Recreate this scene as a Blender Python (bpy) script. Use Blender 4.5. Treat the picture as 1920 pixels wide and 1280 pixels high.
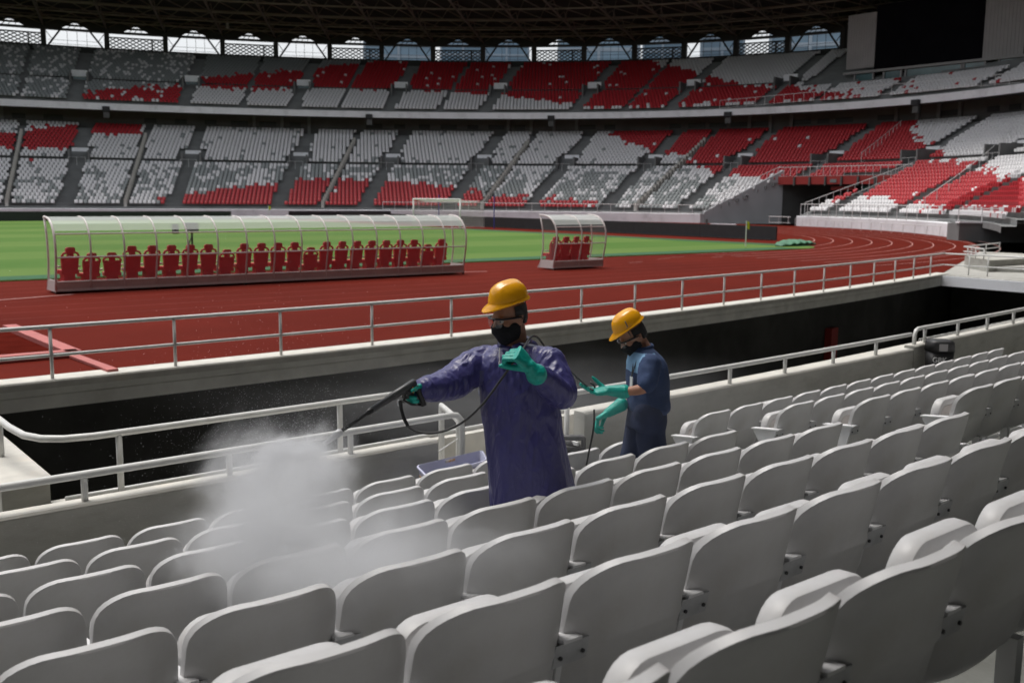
import bpy, bmesh, math, random
import numpy as np
from mathutils import Vector, Matrix, noise as mnoise
R_ = math.radians
random.seed(7)
sc = bpy.context.scene
for o in list(bpy.data.objects): bpy.data.objects.remove(o)
COL = sc.collection

# ------------------------------------------------------------------ camera
CZ = 2.640                       # eye height above the running track (track = 0)
YAW, PITCH, ROLL, FPX = R_(38.505), R_(8.166), R_(0.5016), 1867.2
_f = Vector((math.sin(YAW) * math.cos(PITCH), math.cos(YAW) * math.cos(PITCH), -math.sin(PITCH)))
_r = Vector((math.cos(YAW), -math.sin(YAW), 0))
_u = _r.cross(_f)
_c, _s = math.cos(ROLL), math.sin(ROLL)
CR = _r * _c + _u * _s
CU = -_r * _s + _u * _c
cam_d = bpy.data.cameras.new('camera')
cam = bpy.data.objects.new('camera', cam_d); COL.objects.link(cam)
cam.matrix_world = Matrix(((CR.x, CU.x, -_f.x, 0), (CR.y, CU.y, -_f.y, 0), (CR.z, CU.z, -_f.z, CZ), (0, 0, 0, 1)))
cam_d.sensor_width = 36; cam_d.lens = FPX * 36 / 1920
cam_d.clip_start = 0.05; cam_d.clip_end = 5000
cam_d.dof.use_dof = True; cam_d.dof.focus_distance = 5.4; cam_d.dof.aperture_fstop = 4.0
sc.camera = cam

# ------------------------------------------------------------------ overcast daylight
SUN_EL, SUN_AZ = R_(73), R_(-18)           # azimuth from +Y towards +X
w = bpy.data.worlds.new('World'); sc.world = w; w.use_nodes = True
nt = w.node_tree; nt.nodes.clear()
sky = nt.nodes.new('ShaderNodeTexSky'); sky.sky_type = 'NISHITA'; sky.sun_disc = False
sky.sun_elevation = SUN_EL; sky.sun_rotation = SUN_AZ; sky.dust_density = 4.0; sky.air_density = 1.0
hs = nt.nodes.new('ShaderNodeHueSaturation'); hs.inputs['Saturation'].default_value = 0.22
bg = nt.nodes.new('ShaderNodeBackground'); bg.inputs['Strength'].default_value = 0.15
ow = nt.nodes.new('ShaderNodeOutputWorld')
nt.links.new(sky.outputs[0], hs.inputs['Color']); nt.links.new(hs.outputs[0], bg.inputs['Color']); nt.links.new(bg.outputs[0], ow.inputs['Surface'])
sl = bpy.data.lights.new('sun', 'SUN'); sl.energy = 1.5; sl.angle = R_(30); sl.color = (1.0, 0.95, 0.88)
so = bpy.data.objects.new('sun', sl); COL.objects.link(so)
_sd = Vector((math.sin(SUN_AZ) * math.cos(SUN_EL), math.cos(SUN_AZ) * math.cos(SUN_EL), math.sin(SUN_EL)))
so.rotation_euler = _sd.to_track_quat('Z', 'Y').to_euler()
sc.view_settings.view_transform = 'Standard'; sc.view_settings.look = 'None'
sc.view_settings.exposure = 0.5; sc.view_settings.gamma = 1.0
try: sc.view_settings.use_curve_mapping = False
except Exception: pass
sc.cycles.use_denoising = True
sc.cycles.max_bounces = 8; sc.cycles.diffuse_bounces = 4; sc.cycles.transparent_max_bounces = 24
sc.cycles.volume_bounces = 3; sc.cycles.sample_clamp_indirect = 6
sc.cycles.volume_step_rate = 1.0; sc.cycles.volume_max_steps = 128

# ------------------------------------------------------------------ helpers
def tag(o, label=None, cat=None, group=None, kind=None):
    if label: o['label'] = label
    if cat: o['category'] = cat
    if group: o['group'] = group
    if kind: o['kind'] = kind
    return o
def link(o, parent=None):
    COL.objects.link(o)
    if parent: o.parent = parent
    return o
def empty(name, loc=(0, 0, 0), rz=0.0):
    o = bpy.data.objects.new(name, None); o.location = loc; o.rotation_euler = (0, 0, rz); o.empty_display_size = 0.1
    return link(o)
def add(name, mesh, parent=None, loc=None, rz=0.0):
    o = bpy.data.objects.new(name, mesh)
    if loc is not None: o.location = loc
    o.rotation_euler = (0, 0, rz)
    return link(o, parent)

class MB:
    def __init__(s): s.v = []; s.f = []; s.m = []
    def _a(s, vs, fs, mi=0):
        n = len(s.v); s.v += [tuple(p) for p in vs]; s.f += [tuple(n + i for i in f) for f in fs]; s.m += [mi] * len(fs); return s
    def quad(s, a, b, c, d, mi=0): return s._a([a, b, c, d], [(0, 1, 2, 3)], mi)
    def box(s, c, d, rz=0.0, mi=0, M=None):
        x, y, z = d[0] / 2, d[1] / 2, d[2] / 2
        vs = [Vector((i * x, j * y, k * z)) for k in (-1, 1) for j in (-1, 1) for i in (-1, 1)]
        if M is None: M = Matrix.Rotation(rz, 3, 'Z')
        vs = [M @ p + Vector(c) for p in vs]
        return s._a(vs, [(0, 2, 3, 1), (4, 5, 7, 6), (0, 1, 5, 4), (2, 6, 7, 3), (0, 4, 6, 2), (1, 3, 7, 5)], mi)
    def bar(s, a, b, w, h, mi=0, up=(0, 0, 1)):
        a = Vector(a); b = Vector(b); d = b - a; L = d.length; d = d / L
        upv = Vector(up)
        if abs(d.dot(upv)) > 0.98: upv = Vector((0, 1, 0))
        x = d.cross(upv).normalized(); y = x.cross(d).normalized()
        M = Matrix((x, d, y)).transposed()
        return s.box((a + b) / 2, (w, L, h), mi=mi, M=M)
    def tube(s, pts, r, n=8, mi=0, caps=True, flat=1.0, upv=None):
        pts = [Vector(p) for p in pts]; rs = r if isinstance(r, (list, tuple)) else [r] * len(pts)
        rings = []; px = None
        for i, p in enumerate(pts):
            d = (pts[min(i + 1, len(pts) - 1)] - pts[max(i - 1, 0)]).normalized()
            if px is None:
                px = d.cross(Vector(upv) if upv else Vector((0, 0, 1)))
                if px.length < 1e-3: px = d.cross(Vector((0, 1, 0)))
            else: px = px - d * px.dot(d)
            px.normalize(); py = d.cross(px)
            rings.append([p + (px * math.cos(2 * math.pi * k / n) + py * math.sin(2 * math.pi * k / n) * flat) * rs[i] for k in range(n)])
        vs = [q for R in rings for q in R]; fs = []
        for i in range(len(pts) - 1):
            for k in range(n):
                k2 = (k + 1) % n
                fs.append((i * n + k, i * n + k2, (i + 1) * n + k2, (i + 1) * n + k))
        if caps:
            fs.append(tuple(range(n - 1, -1, -1))); fs.append(tuple((len(pts) - 1) * n + k for k in range(n)))
        return s._a(vs, fs, mi)
    def loft(s, rings, mi=0, closed=True, caps=True):
        n = len(rings[0]); vs = [q for R in rings for q in R]; fs = []
        for i in range(len(rings) - 1):
            for k in range(n if closed else n - 1):
                k2 = (k + 1) % n
                fs.append((i * n + k, i * n + k2, (i + 1) * n + k2, (i + 1) * n + k))
        if caps and closed:
            fs.append(tuple(range(n - 1, -1, -1))); fs.append(tuple((len(rings) - 1) * n + k for k in range(n)))
        return s._a(vs, fs, mi)
    def prism(s, poly, axis_vec, mi=0):
        n = len(poly); A = [Vector(p) for p in poly]; B = [p + Vector(axis_vec) for p in A]
        fs = [tuple(range(n - 1, -1, -1)), tuple(range(n, 2 * n))] + [(i, (i + 1) % n, n + (i + 1) % n, n + i) for i in range(n)]
        return s._a(A + B, fs, mi)
    def mesh(s, name, mats, smooth=False):
        me = bpy.data.meshes.new(name); me.from_pydata(s.v, [], s.f)
        for m in (mats if isinstance(mats, (list, tuple)) else [mats]): me.materials.append(m)
        if any(s.m): me.polygons.foreach_set('material_index', s.m)
        if smooth: me.polygons.foreach_set('use_smooth', [True] * len(s.f))
        me.update(); return me
    def build(s, name, mats, parent=None, smooth=False, loc=None, rz=0.0):
        return add(name, s.mesh(name, mats, smooth), parent, loc, rz)

def fix_normals(me):
    bm = bmesh.new(); bm.from_mesh(me); bmesh.ops.recalc_face_normals(bm, faces=bm.faces[:]); bm.to_mesh(me); bm.free(); me.update(); return me
def auto_smooth(me, ang=40):
    bm = bmesh.new(); bm.from_mesh(me)
    bmesh.ops.remove_doubles(bm, verts=bm.verts[:], dist=1e-5)
    bmesh.ops.recalc_face_normals(bm, faces=bm.faces[:])
    for f in bm.faces: f.smooth = True
    for e in bm.edges:
        if len(e.link_faces) == 2 and e.calc_face_angle(0) > R_(ang): e.smooth = False
    bm.to_mesh(me); bm.free(); me.update(); return me

# ------------------------------------------------------------------ materials
def mat(name, col, rough=0.6, var=0.0, scale=8.0, bump=0.0, bscale=None, spec=0.5, metal=0.0, dirt=None, dscale=1.5, damt=0.5, dlo=0.5, dhi=0.75, coords='Object', stretch=(1, 1, 1), sheen=0.0, coat=0.0):
    m = bpy.data.materials.new(name); m.use_nodes = True
    nt = m.node_tree; N = nt.nodes; L = nt.links; b = N['Principled BSDF']
    b.inputs['Roughness'].default_value = rough; b.inputs['Metallic'].default_value = metal
    b.inputs['Specular IOR Level'].default_value = spec
    if coat: b.inputs['Coat Weight'].default_value = coat; b.inputs['Coat Roughness'].default_value = 0.15
    b.inputs['Base Color'].default_value = (*col, 1)
    if var or bump or dirt:
        tc = N.new('ShaderNodeTexCoord'); mp = N.new('ShaderNodeMapping'); mp.inputs['Scale'].default_value = stretch
        L.new(tc.outputs[coords], mp.inputs['Vector'])
        nz = N.new('ShaderNodeTexNoise'); nz.inputs['Scale'].default_value = scale; nz.inputs['Detail'].default_value = 6
        L.new(mp.outputs[0], nz.inputs['Vector'])
        last = None
        if var:
            rmp = N.new('ShaderNodeMapRange'); rmp.inputs['From Min'].default_value = 0.3; rmp.inputs['From Max'].default_value = 0.7
            rmp.inputs['To Min'].default_value = 1 - var; rmp.inputs['To Max'].default_value = 1 + var
            L.new(nz.outputs['Fac'], rmp.inputs['Value'])
            mx = N.new('ShaderNodeMix'); mx.data_type = 'RGBA'; mx.blend_type = 'MULTIPLY'; mx.inputs['Factor'].default_value = 1
            mx.inputs['A'].default_value = (*col, 1); L.new(rmp.outputs[0], mx.inputs['B']); last = mx.outputs['Result']
        if dirt:
            n2 = N.new('ShaderNodeTexNoise'); n2.inputs['Scale'].default_value = dscale; n2.inputs['Detail'].default_value = 8; n2.inputs['Roughness'].default_value = 0.65
            L.new(mp.outputs[0], n2.inputs['Vector'])
            r2 = N.new('ShaderNodeMapRange'); r2.inputs['From Min'].default_value = dlo; r2.inputs['From Max'].default_value = dhi
            r2.inputs['To Min'].default_value = 0; r2.inputs['To Max'].default_value = damt
            L.new(n2.outputs['Fac'], r2.inputs['Value'])
            m2 = N.new('ShaderNodeMix'); m2.data_type = 'RGBA'; L.new(r2.outputs[0], m2.inputs['Factor'])
            if last is not None: L.new(last, m2.inputs['A'])
            else: m2.inputs['A'].default_value = (*col, 1)
            m2.inputs['B'].default_value = (*dirt, 1); last = m2.outputs['Result']
        if last is not None: L.new(last, b.inputs['Base Color'])
        if bump:
            n3 = N.new('ShaderNodeTexNoise'); n3.inputs['Scale'].default_value = bscale or scale * 4; n3.inputs['Detail'].default_value = 5
            L.new(mp.outputs[0], n3.inputs['Vector'])
            bp = N.new('ShaderNodeBump'); bp.inputs['Strength'].default_value = bump; bp.inputs['Distance'].default_value = 0.02
            L.new(n3.outputs['Fac'], bp.inputs['Height']); L.new(bp.outputs[0], b.inputs['Normal'])
    return m

M = {}
M['concrete'] = mat('weathered_concrete', (0.36, 0.355, 0.33), 0.85, 0.12, 3.0, 0.15, 40, dirt=(0.20, 0.195, 0.17), dscale=1.2, damt=0.45)
M['concrete_wall'] = mat('painted_concrete_wall', (0.40, 0.395, 0.36), 0.8, 0.10, 2.0, 0.1, 50, dirt=(0.25, 0.24, 0.20), dscale=2.2, damt=0.5, stretch=(1, 1, 2.5))
M['concrete_cap'] = mat('pale_concrete_cap', (0.54, 0.525, 0.48), 0.8, 0.12, 5.0, 0.1, 60, dirt=(0.45, 0.33, 0.20), dscale=2.5, damt=0.35, dlo=0.55, dhi=0.8)
M['concrete_dark'] = mat('shade_dark_concrete', (0.05, 0.05, 0.046), 0.9, 0.3, 0.8, 0.1, 20, dirt=(0.02, 0.02, 0.018), dscale=0.5, damt=0.8)  # shade of the trench under the ledge is put into this colour
M['concrete_far'] = mat('grey_stand_concrete', (0.17, 0.175, 0.175), 0.9, 0.15, 0.6)
M['concrete_light'] = mat('light_stand_concrete', (0.42, 0.41, 0.38), 0.85, 0.1, 0.5)
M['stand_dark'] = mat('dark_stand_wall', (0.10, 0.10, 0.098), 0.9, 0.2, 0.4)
M['fascia'] = mat('white_fascia_paint', (0.84, 0.85, 0.88), 0.6, 0.06, 0.5, dirt=(0.45, 0.45, 0.46), dscale=0.7, damt=0.5)
M['rail'] = mat('pale_painted_steel', (0.60, 0.605, 0.59), 0.38, 0.06, 9, 0.0, spec=0.6, dirt=(0.33, 0.25, 0.17), dscale=7, damt=0.5, dlo=0.62, dhi=0.8)
M['rail_far'] = mat('white_rail_paint', (0.62, 0.62, 0.62), 0.5)
M['track'] = None
M['line'] = mat('white_track_paint', (0.42, 0.22, 0.20), 0.7, 0.15, 3)
M['line_faint'] = mat('faint_track_paint', (0.185, 0.045, 0.036), 0.85, 0.3, 1.5, spec=0.03)  # duller line colour for the straight
M['kerb_pink'] = mat('pink_pit_edging', (0.40, 0.115, 0.105), 0.7, 0.12, 4)
M['seat'] = mat('ivory_seat_plastic', (0.57, 0.565, 0.565), 0.42, 0.05, 14, 0.03, 160, spec=0.45, dirt=(0.33, 0.31, 0.28), dscale=3.5, damt=0.6, dlo=0.46, dhi=0.75)
M['seat_edge'] = M['seat']
M['galv'] = mat('grey_bracket_steel', (0.46, 0.465, 0.48), 0.45, 0.15, 20, spec=0.5, metal=0.1)
M['bolt'] = mat('dark_bolt_steel', (0.05, 0.05, 0.055), 0.4, 0.2, 60, metal=0.6)
M['white_steel'] = mat('white_bracket_steel', (0.70, 0.70, 0.71), 0.45, 0.05, 12)
M['s_white'] = mat('white_far_seat', (0.70, 0.69, 0.70), 0.45)
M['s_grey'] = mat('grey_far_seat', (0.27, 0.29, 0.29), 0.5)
M['s_red'] = mat('red_far_seat', (0.42, 0.022, 0.03), 0.42)
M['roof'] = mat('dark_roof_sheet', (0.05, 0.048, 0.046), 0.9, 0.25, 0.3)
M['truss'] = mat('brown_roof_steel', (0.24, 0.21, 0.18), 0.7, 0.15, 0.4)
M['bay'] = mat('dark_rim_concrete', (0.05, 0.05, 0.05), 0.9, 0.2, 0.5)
M['black'] = mat('black_board_vinyl', (0.022, 0.024, 0.027), 0.55, 0.12, 2)
M['screen'] = mat('black_screen_and_openings', (0.006, 0.006, 0.008), 0.9, 0.2, 0.5, spec=0.05)  # scoreboard screen; also colours in the shade of openings
M['concrete_floor'] = mat('darkened_terrace_concrete', (0.19, 0.195, 0.18), 0.8, 0.15, 3.0, 0.15, 40, dirt=(0.12, 0.12, 0.105), dscale=1.4, damt=0.6)  # concrete darkened to lower the bounce light on the seat backs
M['concrete_beam'] = mat('pale_concrete_beam', (0.74, 0.735, 0.69), 0.85, 0.12, 2.0, 0.12, 40, dirt=(0.48, 0.46, 0.40), dscale=1.6, damt=0.5, stretch=(1, 1, 1))
M['panel'] = mat('grey_scoreboard_cladding', (0.30, 0.29, 0.29), 0.6, 0.06, 0.6)
M['glass_teal'] = mat('teal_room_glazing', (0.05, 0.11, 0.12), 0.15, 0.4, 0.35, spec=0.8)
M['tower_glass'] = mat('blue_tower_glass', (0.16, 0.25, 0.33), 0.25, 0.25, 0.05, spec=0.6)
M['tower_band'] = mat('grey_tower_band', (0.30, 0.36, 0.42), 0.7)
M['orange'] = mat('orange_sign', (0.8, 0.3, 0.03), 0.5)
M['alu'] = mat('white_shelter_frame', (0.62, 0.58, 0.57), 0.45, 0.05, 5)
M['dchair'] = mat('dark_red_upholstery', (0.50, 0.018, 0.030), 0.5, 0.12, 6, 0.05, 60)
M['dchair_l'] = mat('cream_armrest', (0.55, 0.48, 0.42), 0.5)
M['red_beam'] = mat('red_beam_paint', (0.32, 0.03, 0.025), 0.6, 0.1, 1)
M['green_sign'] = mat('green_exit_sign', (0.01, 0.12, 0.09), 0.5)
M['white'] = mat('white_paint', (0.75, 0.75, 0.74), 0.5, 0.05, 3)
M['goal'] = mat('white_goal_paint', (0.72, 0.72, 0.70), 0.4)
M['net'] = mat('white_net_cord', (0.55, 0.55, 0.53), 0.8)
M['flag'] = mat('yellow_flag_cloth', (0.60, 0.62, 0.03), 0.7, 0.15, 6)
M['tarp'] = mat('green_tarp', (0.05, 0.16, 0.09), 0.6, 0.3, 1.5, 0.3, 4)
M['dark_item'] = mat('black_rubber', (0.018, 0.018, 0.019), 0.5, 0.2, 20)
M['blue_pole'] = mat('blue_pole_paint', (0.04, 0.05, 0.30), 0.5)
M['speaker'] = mat('speaker_grey', (0.025, 0.025, 0.027), 0.7)

def track_mat():
    m = mat('red_running_track', (0.108, 0.0125, 0.0070), 0.85, 0.10, 0.35, 0.25, 60, dirt=(0.082, 0.0095, 0.0056), dscale=0.12, damt=0.7, dlo=0.4, dhi=0.65, spec=0.035)
    return m
M['track'] = track_mat()
M['gunmetal'] = mat('dark_grey_plastic', (0.045, 0.047, 0.05), 0.4, 0.1, 30)
M['chrome'] = mat('chrome_ring', (0.6, 0.6, 0.6), 0.2, metal=0.9)
def grass_mat():
    m = bpy.data.materials.new('mown_grass'); m.use_nodes = True; nt = m.node_tree; N = nt.nodes; L = nt.links; b = N['Principled BSDF']
    b.inputs['Roughness'].default_value = 0.9; b.inputs['Specular IOR Level'].default_value = 0.2
    tc = N.new('ShaderNodeTexCoord'); sx = N.new('ShaderNodeSeparateXYZ'); L.new(tc.outputs['Object'], sx.inputs[0])
    mt = N.new('ShaderNodeMath'); mt.operation = 'MULTIPLY'; mt.inputs[1].default_value = math.pi / 5.5; L.new(sx.outputs['Y'], mt.inputs[0])
    si = N.new('ShaderNodeMath'); si.operation = 'SINE'; L.new(mt.outputs[0], si.inputs[0])
    mr = N.new('ShaderNodeMapRange'); mr.inputs['From Min'].default_value = -0.25; mr.inputs['From Max'].default_value = 0.25; L.new(si.outputs[0], mr.inputs['Value'])
    nz = N.new('ShaderNodeTexNoise'); nz.inputs['Scale'].default_value = 0.16; nz.inputs['Detail'].default_value = 9; nz.inputs['Roughness'].default_value = 0.7
    L.new(tc.outputs['Object'], nz.inputs['Vector'])
    ad = N.new('ShaderNodeMath'); ad.operation = 'MULTIPLY_ADD'; ad.inputs[1].default_value = 0.55; L.new(mr.outputs[0], ad.inputs[0])
    n2 = N.new('ShaderNodeMapRange'); n2.inputs['From Min'].default_value = 0.3; n2.inputs['From Max'].default_value = 0.7; n2.inputs['To Max'].default_value = 0.45; L.new(nz.outputs['Fac'], n2.inputs['Value']); L.new(n2.outputs[0], ad.inputs[2])
    mx = N.new('ShaderNodeMix'); mx.data_type = 'RGBA'; L.new(ad.outputs[0], mx.inputs['Factor'])
    mx.inputs['A'].default_value = (0.052, 0.125, 0.016, 1); mx.inputs['B'].default_value = (0.098, 0.165, 0.034, 1)
    L.new(mx.outputs['Result'], b.inputs['Base Color'])
    return m
M['grass'] = grass_mat()
def clear_mat(name, col, alpha, rough=0.12):
    m = bpy.data.materials.new(name); m.use_nodes = True; nt = m.node_tree; b = nt.nodes['Principled BSDF']
    b.inputs['Base Color'].default_value = (*col, 1); b.inputs['Roughness'].default_value = rough; b.inputs['Alpha'].default_value = alpha
    return m
M['poly'] = clear_mat('clear_polycarbonate', (0.55, 0.58, 0.55), 0.10, 0.2)
M['poly_top'] = clear_mat('milky_polycarbonate', (0.66, 0.70, 0.66), 0.50, 0.3)
M['lens'] = clear_mat('clear_lens', (0.5, 0.5, 0.5), 0.25, 0.05)

# ------------------------------------------------------------------ plan geometry
EC = (-4.5, 71.0); EA, EB = 95.0, 56.0           # front parapet of the bowl; every tier is this oval grown by d
def E(d, deg, z=0.0):
    a = R_(deg); return Vector((EC[0] + (EA + d) * math.cos(a), EC[1] + (EB + d) * math.sin(a), z))
RC = 179.8                                        # radius of the near stand's gentle curve
def N(s, v, z=0.0):
    r = RC - v; a = s / r; return Vector((r * math.sin(a), RC - r * math.cos(a), z))
def Na(s, v): return s / (RC - v)
def arange(a, b, st):
    n = max(1, int(math.ceil((b - a) / st - 1e-9))); return [a + (b - a) * i / n for i in range(n + 1)]
def sweep(mb, path, prof, mi=0, caps=True):
    """path: function i->(fn(offset,z)->Vector) list; prof: closed polygon of (offset,z)"""
    rings = [[f(o, z) for o, z in prof] for f in path]
    mb.loft(rings, mi, True, caps)
def near_path(s0, s1, st=0.8): return [(lambda o, z, s=s: N(s, o, z)) for s in arange(s0, s1, st)]
def bowl_path(a0, a1, st=0.75): return [(lambda o, z, a=a: E(o, a, z)) for a in arange(a0, a1, st)]
# ================================================================== GROUND, TRACK, FIELD
mb = MB(); g = 900
mb.quad((-g, -g, -4.2), (g, -g, -4.2), (g, g, -4.2), (-g, g, -4.2))
tag(mb.build('ground', M['stand_dark']), kind='structure')

pts = [N(s, 15.3) for s in arange(-70, 36.5, 1.5)] + [E(0, a) for a in arange(-52, 205, 1.0)]
mb = MB(); mb._a([(p.x, p.y, 0.0) for p in pts] + [(p.x, p.y, -0.5) for p in pts],
                 [tuple(range(len(pts)))] )
tag(mb.build('running_track', M['track']), kind='structure')
# grass, with rounded corners
gp = []
for cx, cy, a0 in ((47.0, 36.9, -90), (47.0, 105.0, 0), (-58.0, 105.0, 90), (-58.0, 36.9, 180)):
    for k in range(7):
        a = R_(a0 + 15 * k); gp.append((cx + 3.6 * math.cos(a), cy + 3.6 * math.sin(a)))
mb = MB(); mb._a([(x, y, 0.03) for x, y in gp] + [(x, y, -0.05) for x, y in gp], [tuple(range(len(gp)))] + [(i + len(gp), (i + 1) % len(gp) + len(gp), (i + 1) % len(gp), i) for i in range(len(gp))])
tag(mb.build('grass_pitch', M['grass']), kind='structure')
# darker strip of rough artificial turf along the near edge
M['turf'] = mat('dark_green_turf', (0.018, 0.085, 0.03), 0.95, 0.2, 3)
mb = MB(); mb.box((-5.5, 34.15, 0.036), (105, 1.5, 0.012)); mb.box((49.6, 52, 0.036), (1.6, 34, 0.012))
tag(mb.build('turf_edge', M['turf']), kind='structure')
# lane lines: two straights and two half circles, 9 lines
mb = MB()
for k in range(10):
    r = 36.9 + 1.22 * k; hw = 0.028; z = 0.004
    path = [(-42.0, -1), (38.0, -1)]
    pl = []
    for x in arange(-46, 37.7, 6.0): pl.append(((x, 71 - r), (0, -1)))
    for a in arange(-90, 90, 4): pl.append(((37.7 + r * math.cos(R_(a)), 71 + r * math.sin(R_(a))), (math.cos(R_(a)), math.sin(R_(a)))))
    for (p, n), (q, m) in zip(pl, pl[1:]):
        wmi = 0 if q[0] > 40 else 1
        mb.quad((p[0] - n[0] * hw, p[1] - n[1] * hw, z), (p[0] + n[0] * hw, p[1] + n[1] * hw, z), (q[0] + m[0] * hw, q[1] + m[1] * hw, z), (q[0] - m[0] * hw, q[1] - m[1] * hw, z), wmi)
# stagger dashes and marks by the shelters
for x, y, l, wd in ((33.0, 31.0, .9, .05), (34.6, 31.6, .9, .05), (36.2, 30.6, .9, .05), (38.0, 30.9, .9, .05), (30.0, 29.8, .9, .05)):
    mb.quad((x, y, .0085), (x + l, y + .06, .0085), (x + l, y + .06 + wd, .0085), (x, y + wd, .0085))
for a, b_, wd in (((5.2, 27.4), (7.3, 28.0), .09), ((4.8, 28.9), (5.5, 28.5), .22), ((20.6, 29.3), (21.8, 28.9), .10), ((20.5, 29.9), (21.2, 29.5), .2)):
    mb.bar((a[0], a[1], .008), (b_[0], b_[1], .008), wd, .006)
tag(mb.build('lane_marking', [M['line'], M['line_faint']]), kind='structure')
# long-jump pit at the lower left: raised pink edging round a dark pit
M['sand'] = mat('dark_pit_cover', (0.075, 0.010, 0.007), 0.9, 0.25, 1.5, spec=0.0)
pit = empty('sand_pit', (4.2, 17.2, 0)); tag(pit, 'sunken jumping pit with raised pink edging in the red track', 'sand pit')
mb = MB(); mb.box((-4.0, 2.0, 0.02), (8.4, 3.9, 0.02)); mb.build('pit_bed', M['sand'], pit)
mb = MB(); mb.box((-4.0, -0.02, 0.06), (8.6, 0.24, 0.10)); mb.build('edging', M['kerb_pink'], pit)
mb = MB(); mb.box((0.18, 1.98, 0.06), (0.24, 4.2, 0.10), rz=0.02); mb.build('edging', M['kerb_pink'], pit)
mb = MB(); mb.box((0.25, -1.05, 0.03), (0.16, 1.75, 0.04), rz=0.05); mb.build('edging', M['kerb_pink'], pit)

# ================================================================== MOAT AND LEDGE
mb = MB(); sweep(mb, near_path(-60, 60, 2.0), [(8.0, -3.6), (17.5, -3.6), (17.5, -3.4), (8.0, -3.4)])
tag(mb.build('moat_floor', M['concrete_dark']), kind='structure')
led = empty('track_ledge', N(0, 15.15, 0)); tag(led, 'long pale concrete beam edging the red track above the dark trench', 'ledge')
def ch(mb, name, m, par, smooth=False):
    o = mb.build(name, m, par, smooth); o.matrix_parent_inverse = par.matrix_basis.inverted(); return o
S1 = 36.3
mb = MB(); sweep(mb, near_path(-60, S1, 1.5), [(15.02, -0.10), (15.02, -0.012), (15.035, 0.012), (15.50, 0.012), (15.50, -0.10)]); ch(mb, 'cap', M['concrete_cap'], led)
mb = MB(); sweep(mb, near_path(-60, S1, 1.5), [(15.05, -0.40), (15.05, -0.215), (15.075, -0.205), (15.075, -0.19), (15.05, -0.18), (15.05, -0.102), (15.6, -0.102), (15.6, -0.40)]); ch(mb, 'beam', M['concrete_beam'], led)
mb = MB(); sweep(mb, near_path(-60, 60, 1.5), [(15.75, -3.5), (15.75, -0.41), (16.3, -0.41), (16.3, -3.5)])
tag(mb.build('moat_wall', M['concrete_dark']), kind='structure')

def railing(name, label, pf, s0, s1, z0, z1, first, step, r, mids=(0.45,), mat_='rail', group=None, nposts=None, st=0.8, base=0.0):
    root = empty(name, pf(s0, z0)); tag(root, label, 'railing', group)
    mb = MB(); mb.tube([pf(s, z1) for s in arange(s0, s1, st)], r, 8); ch(mb, 'top_rail', M[mat_], root, True)
    for m_ in mids:
        mb = MB(); mb.tube([pf(s, z0 + (z1 - z0) * m_) for s in arange(s0, s1, st)], r * 0.8, 8); ch(mb, 'mid_rail', M[mat_], root, True)
    s = first
    pm = MB(); pm.tube([(0, 0, base), (0, 0, z1 - z0 - r * .6)], r * 0.85, 8); pme = pm.mesh('post', M[mat_], True)
    while s <= s1 + 1e-6:
        p = add('post', pme, root, pf(s, z0)); p.matrix_parent_inverse = root.matrix_basis.inverted(); s += step
    return root
railing('railing', 'pale tube railing with posts along the concrete beam beside the red track', lambda s, z: N(s, 15.15, z), -21.7, 36.0, 0.01, 0.765, 3.62 - 1.81 * 14, 1.81, 0.030)

# cross ledge and platform at the far end of the trench
p0 = N(36.3, 15.2); 
cl = empty('cross_ledge', (35.5, 17.0, 0)); tag(cl, 'concrete landing that crosses the end of the dark trench', 'ledge')
mb = MB(); mb.prism([(35.2, 18.95, -.38), (34.3, 9.0, -.38), (54, 9.0, -.38), (54, 27.4, -.38), (46.5, 24.1, -.38), (40, 21.2, -.38)], (0, 0, .372)); ch(mb, 'slab', M['concrete'], cl)
mb = MB(); mb.prism([(35.1, 18.9, -.395), (34.2, 9.0, -.395), (34.6, 9.0, -.395), (35.5, 18.9, -.395)], (0, 0, .36)); ch(mb, 'edge_beam', M['fascia'], cl)
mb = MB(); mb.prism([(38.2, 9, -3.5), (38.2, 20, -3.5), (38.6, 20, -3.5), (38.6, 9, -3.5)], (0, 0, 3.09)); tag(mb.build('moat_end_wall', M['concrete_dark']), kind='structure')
def lineP(pts):
    pts = [Vector(p) for p in pts]
    def f(s, z):
        k = min(int(s), len(pts) - 2); q = pts[k].lerp(pts[k + 1], s - k); return Vector((q.x, q.y, z))
    return f
railing('railing', 'thin tube railing across the landing at the end of the trench', lineP([N(36.0, 15.15), (35.8, 17.0, 0), (34.9, 8.5, 0)]), 0.0, 2.0, 0.0, 0.75, 0.45, 0.33, 0.028, st=0.25)
blk = empty('stair_block', (41, 20, 0)); tag(blk, 'grey concrete stair block with railing beside the track bend', 'stair block')
mb = MB(); mb.prism([(38.2, 18.6, -.02), (44.5, 18.0, -.02), (44.5, 21.6, -.02), (40.2, 20.6, -.02)], (0, 0, .47)); ch(mb, 'block', M['concrete_wall'], blk)
mb = MB(); mb.prism([(39.4, 17.2, -.02), (44.5, 16.9, -.02), (44.5, 18.1, -.02), (38.6, 18.5, -.02)], (0, 0, .22)); ch(mb, 'step', M['concrete'], blk)
railing('railing', 'short white railing on the grey stair block by the track bend', lineP([(38.35, 18.9, 0), (39.6, 20.35, 0), (45, 21.5, 0)]), 0.0, 2.0, 0.44, 0.86, 0.0, 0.4, 0.03, mids=(0.55,), st=0.25)

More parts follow.
